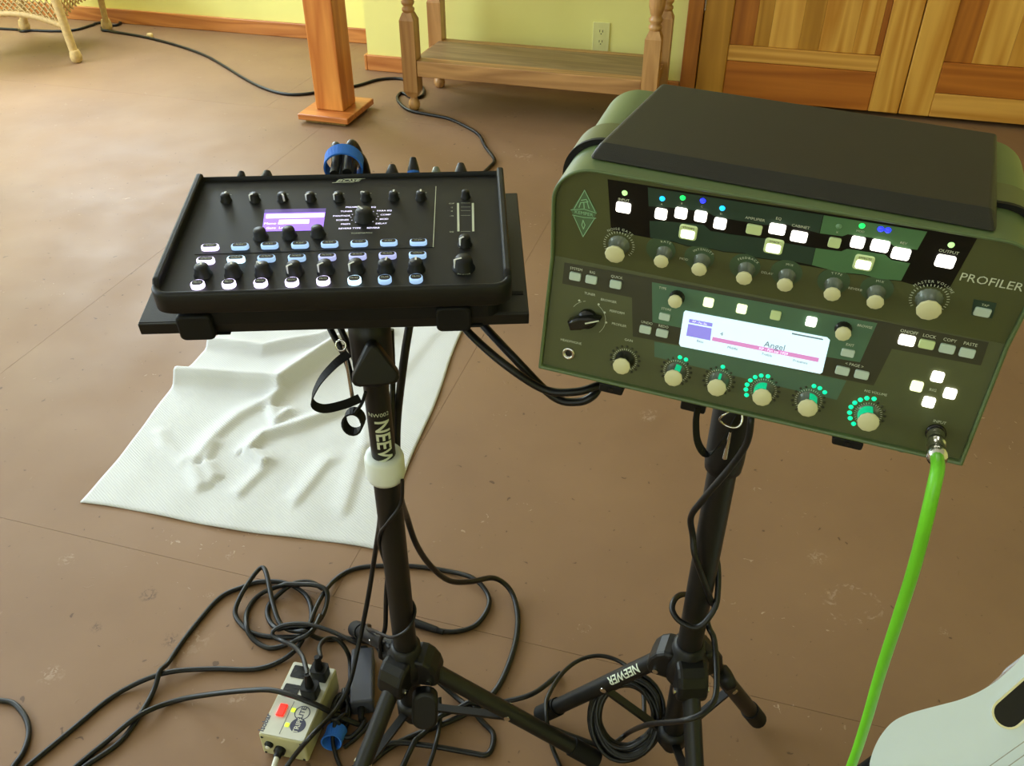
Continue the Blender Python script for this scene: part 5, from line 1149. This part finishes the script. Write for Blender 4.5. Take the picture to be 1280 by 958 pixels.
# coil of cable leaning by the amplifier stand
cc = dep(783, 893, .735); nC = (CAM - cc); nC.z *= .55; nC.normalize(); xC = Vec((-nC.y, nC.x, 0)).normalized() * 1; yC = nC.cross(xC); 
if yC.z < 0: yC = -yC
mb = MB(); rnd = random.Random(3); pts = []
for k in range(17):
    ro = .0555 + rnd.uniform(-.016, .006); ox, oy, oz = rnd.uniform(-.004, .004), rnd.uniform(-.006, .006), rnd.uniform(-.010, .010)
    for i in range(28):
        a_ = 2 * PI * i / 28; ex = 1.22 if math.sin(a_) < 0 else 1.05
        pts.append(xC * (ro * math.cos(a_) * .93 + ox) + yC * (ro * ex * math.sin(a_) + oy) + nC * (oz + .002 * math.sin(3 * a_ + k)))
pts = [sum((pts[max(0, min(len(pts) - 1, i + j))] for j in range(-3, 4)), Vec()) / 7 for i in range(len(pts))]
zmin = min(p.z for p in pts); base = cc.copy(); base.z = 0
lift = max(0.0035, cc.z) if cc.z + zmin > .0035 else .0036 - zmin
pts = [q_ - base for q_ in settle([p + base + Vec((0, 0, lift)) for p in pts], .0032, own=False)]
tag(MB().tube(pts, .0032, 7).build('coiled_cable', M_CABLE, None, Mat.Translation(base)), 'black cable coiled in a thick ring against the amplifier stand leg', 'cable')
cab('loop_cable', [(707, 975), (700, 958), (689.6, 931.8, .012), (684, 902, .05), (685.6, 872.5, .05), (700, 845.5, .04), (722, 826.7, .03), (749, 820, .03), (776, 828, .03), (795, 845.5, .035), (804, 867, .035), (805.5, 902, .03)], .0034, M_CABLE, 'black cable arching over the lettered leg of the amplifier stand')
cab('pole_cable', [('y', 938, 516, .675), ('y', 938.7, 525, .668), ('y', 933.6, 553.5, .665), ('y', 913.6, 583.6, .668), ('y', 876.8, 627, .675), ('y', 863.5, 647, .69), ('y', 866, 670, .69), ('y', 868.5, 694, .68), ('y', 880, 727, .676), ('y', 888.5, 750.6, .684), ('y', 894, 760, .70)], .0036, M_CABLE, 'black cable wrapped across the upper amplifier pole')
cab('pole_cable', [('y', 893, 690, .715), ('y', 897, 712, .705), ('y', 893.5, 757, .68), ('y', 873.5, 784, .668), ('y', 850, 777, .675), ('y', 840, 760.7, .69), ('y', 846.8, 746, .71), ('y', 862, 745, .73), ('y', 880, 765, .73), ('y', 886, 785, .70), ('y', 893, 802, .69), ('y', 896, 851, .645), ('y', 891.8, 878, .615), ('y', 875.6, 894, .598), ('y', 848.7, 902, .602), ('y', 811, 906, .645), (786.7, 915.6, .03), (768, 929, .012), (749, 931.8), (720, 922), (703, 915.6), (680, 905)], .0036, M_CABLE, 'black cable looped once around the lower amplifier pole')
# extension cord along the far wall
cab('extension_cord', [uv(-2.2, -.10, .005), uv(-1.75, -.16, .005), hz(115, 33), hz(120, 31), hz(140, 27.6), hz(151, 29.5), hz(146, 33), hz(132, 34), hz(128, 37), hz(141, 41), hz(160, 44), hz(184, 48.5), hz(210, 55), hz(239, 64), hz(262, 73.5), hz(285, 87), hz(306, 100), hz(330, 112), hz(355, 119), hz(380, 119.5), hz(415, 114), hz(446, 109), hz(470, 102), hz(490, 99.8), hz(505, 101), hz(522, 106), hz(530, 114), hz(527, 122), hz(515, 124), hz(503, 118), hz(497, 123), hz(500, 131), hz(512, 140), hz(535, 145), hz(560, 150), hz(580, 159), hz(598, 170), hz(607, 186), hz(618, 202), hz(611, 212), hz(600, 222)], .0062, M_CABLE, 'long black extension cord winding past the post and table leg')

# ------------------------------------------------------------------ instrument cable
n_ = (KM.to_3x3() @ LO.N).normalized(); j0 = KM @ PJ
ic = empty('instrument_cable', j0); tag(ic, 'lime green instrument cable with a chrome plug in the amplifier', 'cable')
tip = localpt(KM, 1171, 572, (0, 0, 0), (0, 1, 0)); pd_ = (dep(1171.5, 573, j0.y - .052) - j0).normalized()
q4 = pd_.to_track_quat('Z', 'Y').to_matrix().to_4x4(); PLn = (dep(1171.5, 573, j0.y - .052) - j0).length
MB().lathe([(.0036, 0), (.0036, .004), (.0072, .0045), (.0072, .012), (.0068, .0125), (.0068, PLn * .45), (.0074, PLn * .46), (.0074, PLn * .5), (.0066, PLn * .52), (.0064, PLn * .8), (.0078, PLn * .84), (.0078, PLn * .97), (.005, PLn)], 20, q4).build('plug', M_CHROME, ic)
tp = j0 + pd_ * PLn
cp = [tp - pd_ * .01, tp, tp + pd_ * .02, dep(1168, 606, tp.y - .028), dep(1158, 650, tp.y - .035), dep(1142, 712, tp.y - .03), dep(1122, 775, tp.y - .02), dep(1100, 843, tp.y - .005), dep(1082, 905, tp.y + .01), dep(1064, 958, tp.y + .02), dep(1040, 1010, tp.y + .02), Vec((.19, .40, .08)), Vec((.12, .34, .006)), Vec((-.02, .25, .0058)), Vec((-.2, .2, .0058))]
MB().tube([p - j0 for p in settle(spline(cp, 6), .0052, (10, 0))], .0052, 10).build('cord', M_GREENCABLE, ic)

# ------------------------------------------------------------------ white guitar on its stand
gn = Vec((-.22, -.56, .80)).normalized(); gy = Vec((.62, .45, 0)); gy = (gy - gn * gy.dot(gn)).normalized(); gx = gy.cross(gn)
gP = hz(1262, 884, .30)
gt = empty('electric_guitar', None, frameM(gP, gx, gy, gn)); GM = gt.matrix_basis.copy(); tag(gt, 'glossy white guitar body with a black rounded slot', 'guitar')
def gq(px, py): p = localpt(GM, px, py, (0, 0, 0), (0, 0, 1)); return Vec((p.x, p.y, 0))
edge = [(1086, 975), (1087, 955), (1093, 935), (1103, 917), (1117, 902), (1135, 893), (1155, 887), (1178, 881), (1200, 875), (1222, 866), (1245, 852), (1268, 832), (1290, 812)]
ep = [gq(*p) for p in edge]
far = [ep[-1] + Vec((.02, .05, 0)), ep[-1] + Vec((.07, .075, 0)), ep[-1] + Vec((.14, .06, 0)), ep[-1] + Vec((.17, 0, 0)), ep[-1] + Vec((.165, -.07, 0)), ep[-1] + Vec((.18, -.14, 0)), ep[-1] + Vec((.21, -.22, 0)), ep[-1] + Vec((.19, -.31, 0)), ep[-1] + Vec((.10, -.36, 0)), ep[0] + Vec((.08, -.11, 0)), ep[0] + Vec((.025, -.06, 0))]
out = spline(ep + far, 5, True)
ar = sum(out[i].x * out[(i + 1) % len(out)].y - out[(i + 1) % len(out)].x * out[i].y for i in range(len(out)))
if ar < 0: out = out[::-1]
gc = sum(out, Vec()) / len(out); mb = MB(); mb.prism([(gc.x + (p.x - gc.x) * .88, gc.y + (p.y - gc.y) * .88) for p in out], -.042, 0, top=[(p.x, p.y) for p in out]); bevel(mb.build('body', M_GUITAR, gt), .003, 3)
A_, B_ = gq(1259, 893), gq(1310, 848); dd = (B_ - A_).normalized(); nn = Vec((-dd.y, dd.x, 0)); ln = .11; rad = (gq(1275, 860) - gq(1282.5, 872)).length * .0 + .0165
def pill(rr): return [A_ + dd * (rr * math.cos(R(a_))) + nn * (rr * math.sin(R(a_))) for a_ in range(90, 271, 15)] + [A_ + dd * ln + dd * (rr * math.cos(R(a_))) + nn * (rr * math.sin(R(a_))) for a_ in range(-90, 91, 15)]
o1, o2 = pill(rad), pill(rad * .86); m_ = len(o1)
mb = MB(); mb.add([(p.x, p.y, .0002) for p in o1] + [(p.x, p.y, .0022) for p in o1] + [(p.x, p.y, .0018) for p in o2] + [(p.x, p.y, -.0) for p in o2], [(k * m_ + i, k * m_ + (i + 1) % m_, (k + 1) * m_ + (i + 1) % m_, (k + 1) * m_ + i) for k in range(3) for i in range(m_)], False)
sl_ = mb.build('slot_rim', M_RIM, gt); MB().add([(p.x, p.y, .0006) for p in o2], [tuple(range(m_))]).build('black_slot', M_GLASSDARK, sl_)
s0, s1 = gq(1228, 962), gq(1284, 922)
for k in range(6):
    off = nn * (-.0105 * k); a_, b_ = s0 + off, s1 + off; dr = (b_ - a_).normalized()
    MB().cyl(a_ - dr * .02 + Vec((0, 0, .008)), b_ + dr * .12 + Vec((0, 0, .010)), .0005, 6).build('string', M_STRING, gt)
br = s0 - (s1 - s0).normalized() * .026; dr = (s1 - s0).normalized()
bevel(MB().box((-.006, -.07, 0), (.006, .012, .0085), frameM(br, dr, nn, Vec((0, 0, 1)))).build('bridge', M_CHROME, gt), .001)
nk = s1 + dr * .10 - nn * .026
bevel(MB().box((0, -.027, .0005), (.44, .024, .006), frameM(nk, dr, nn, Vec((0, 0, 1)))).build('neck', M_TABLE, gt), .002)
hd_ = MB().prism([(.441, -.024), (.47, -.036), (.60, -.04), (.62, 0), (.60, .04), (.47, .036), (.441, .024)], -.012, .002, frameM(nk, dr, nn, Vec((0, 0, 1)))).build('headstock', M_GUITAR, gt); bevel(hd_, .002)
for k in range(6): MB().lathe([(.004, .002), (.004, .006), (.0025, .008), (.0025, .014)], 12, frameM(nk + dr * (.49 + .04 * (k % 3)) + nn * (.024 if k < 3 else -.024), dr, nn, Vec((0, 0, 1)))).build('tuner_post', M_CHROME, hd_)
# floor stand under it
low = min((GM @ p for p in out), key=lambda p: p.z); cg = GM @ (ep[6] + Vec((.10, -.13, -.05)))
gs = empty('guitar_stand', Vec((cg.x, cg.y, 0))); tag(gs, 'low black stand holding the white guitar', 'guitar stand')
for dx, dy in ((-.09, -.12), (.11, -.12), (-.09, .1), (.12, .1)):
    tpv = GM @ (ep[6] + Vec((.10 + dx * .9, -.13 + dy, -.0505))); 
    MB().tube([tpv - Vec((cg.x, cg.y, 0)), Vec((tpv.x - cg.x + dx * .25, tpv.y - cg.y + dy * .25, .008))], .008, 10).build('leg', M_STEEL, gs)
MB().tube([Vec((0, 0, 0)) + (GM @ (ep[6] + Vec((.10 + dx * .9, -.13 + dy, -.0505)))) - Vec((cg.x, cg.y, 0)) for dx, dy in ((-.09, -.12), (.11, -.12), (.12, .1), (-.09, .1))], .008, 8, True).build('cradle', M_RUBBER, gs)
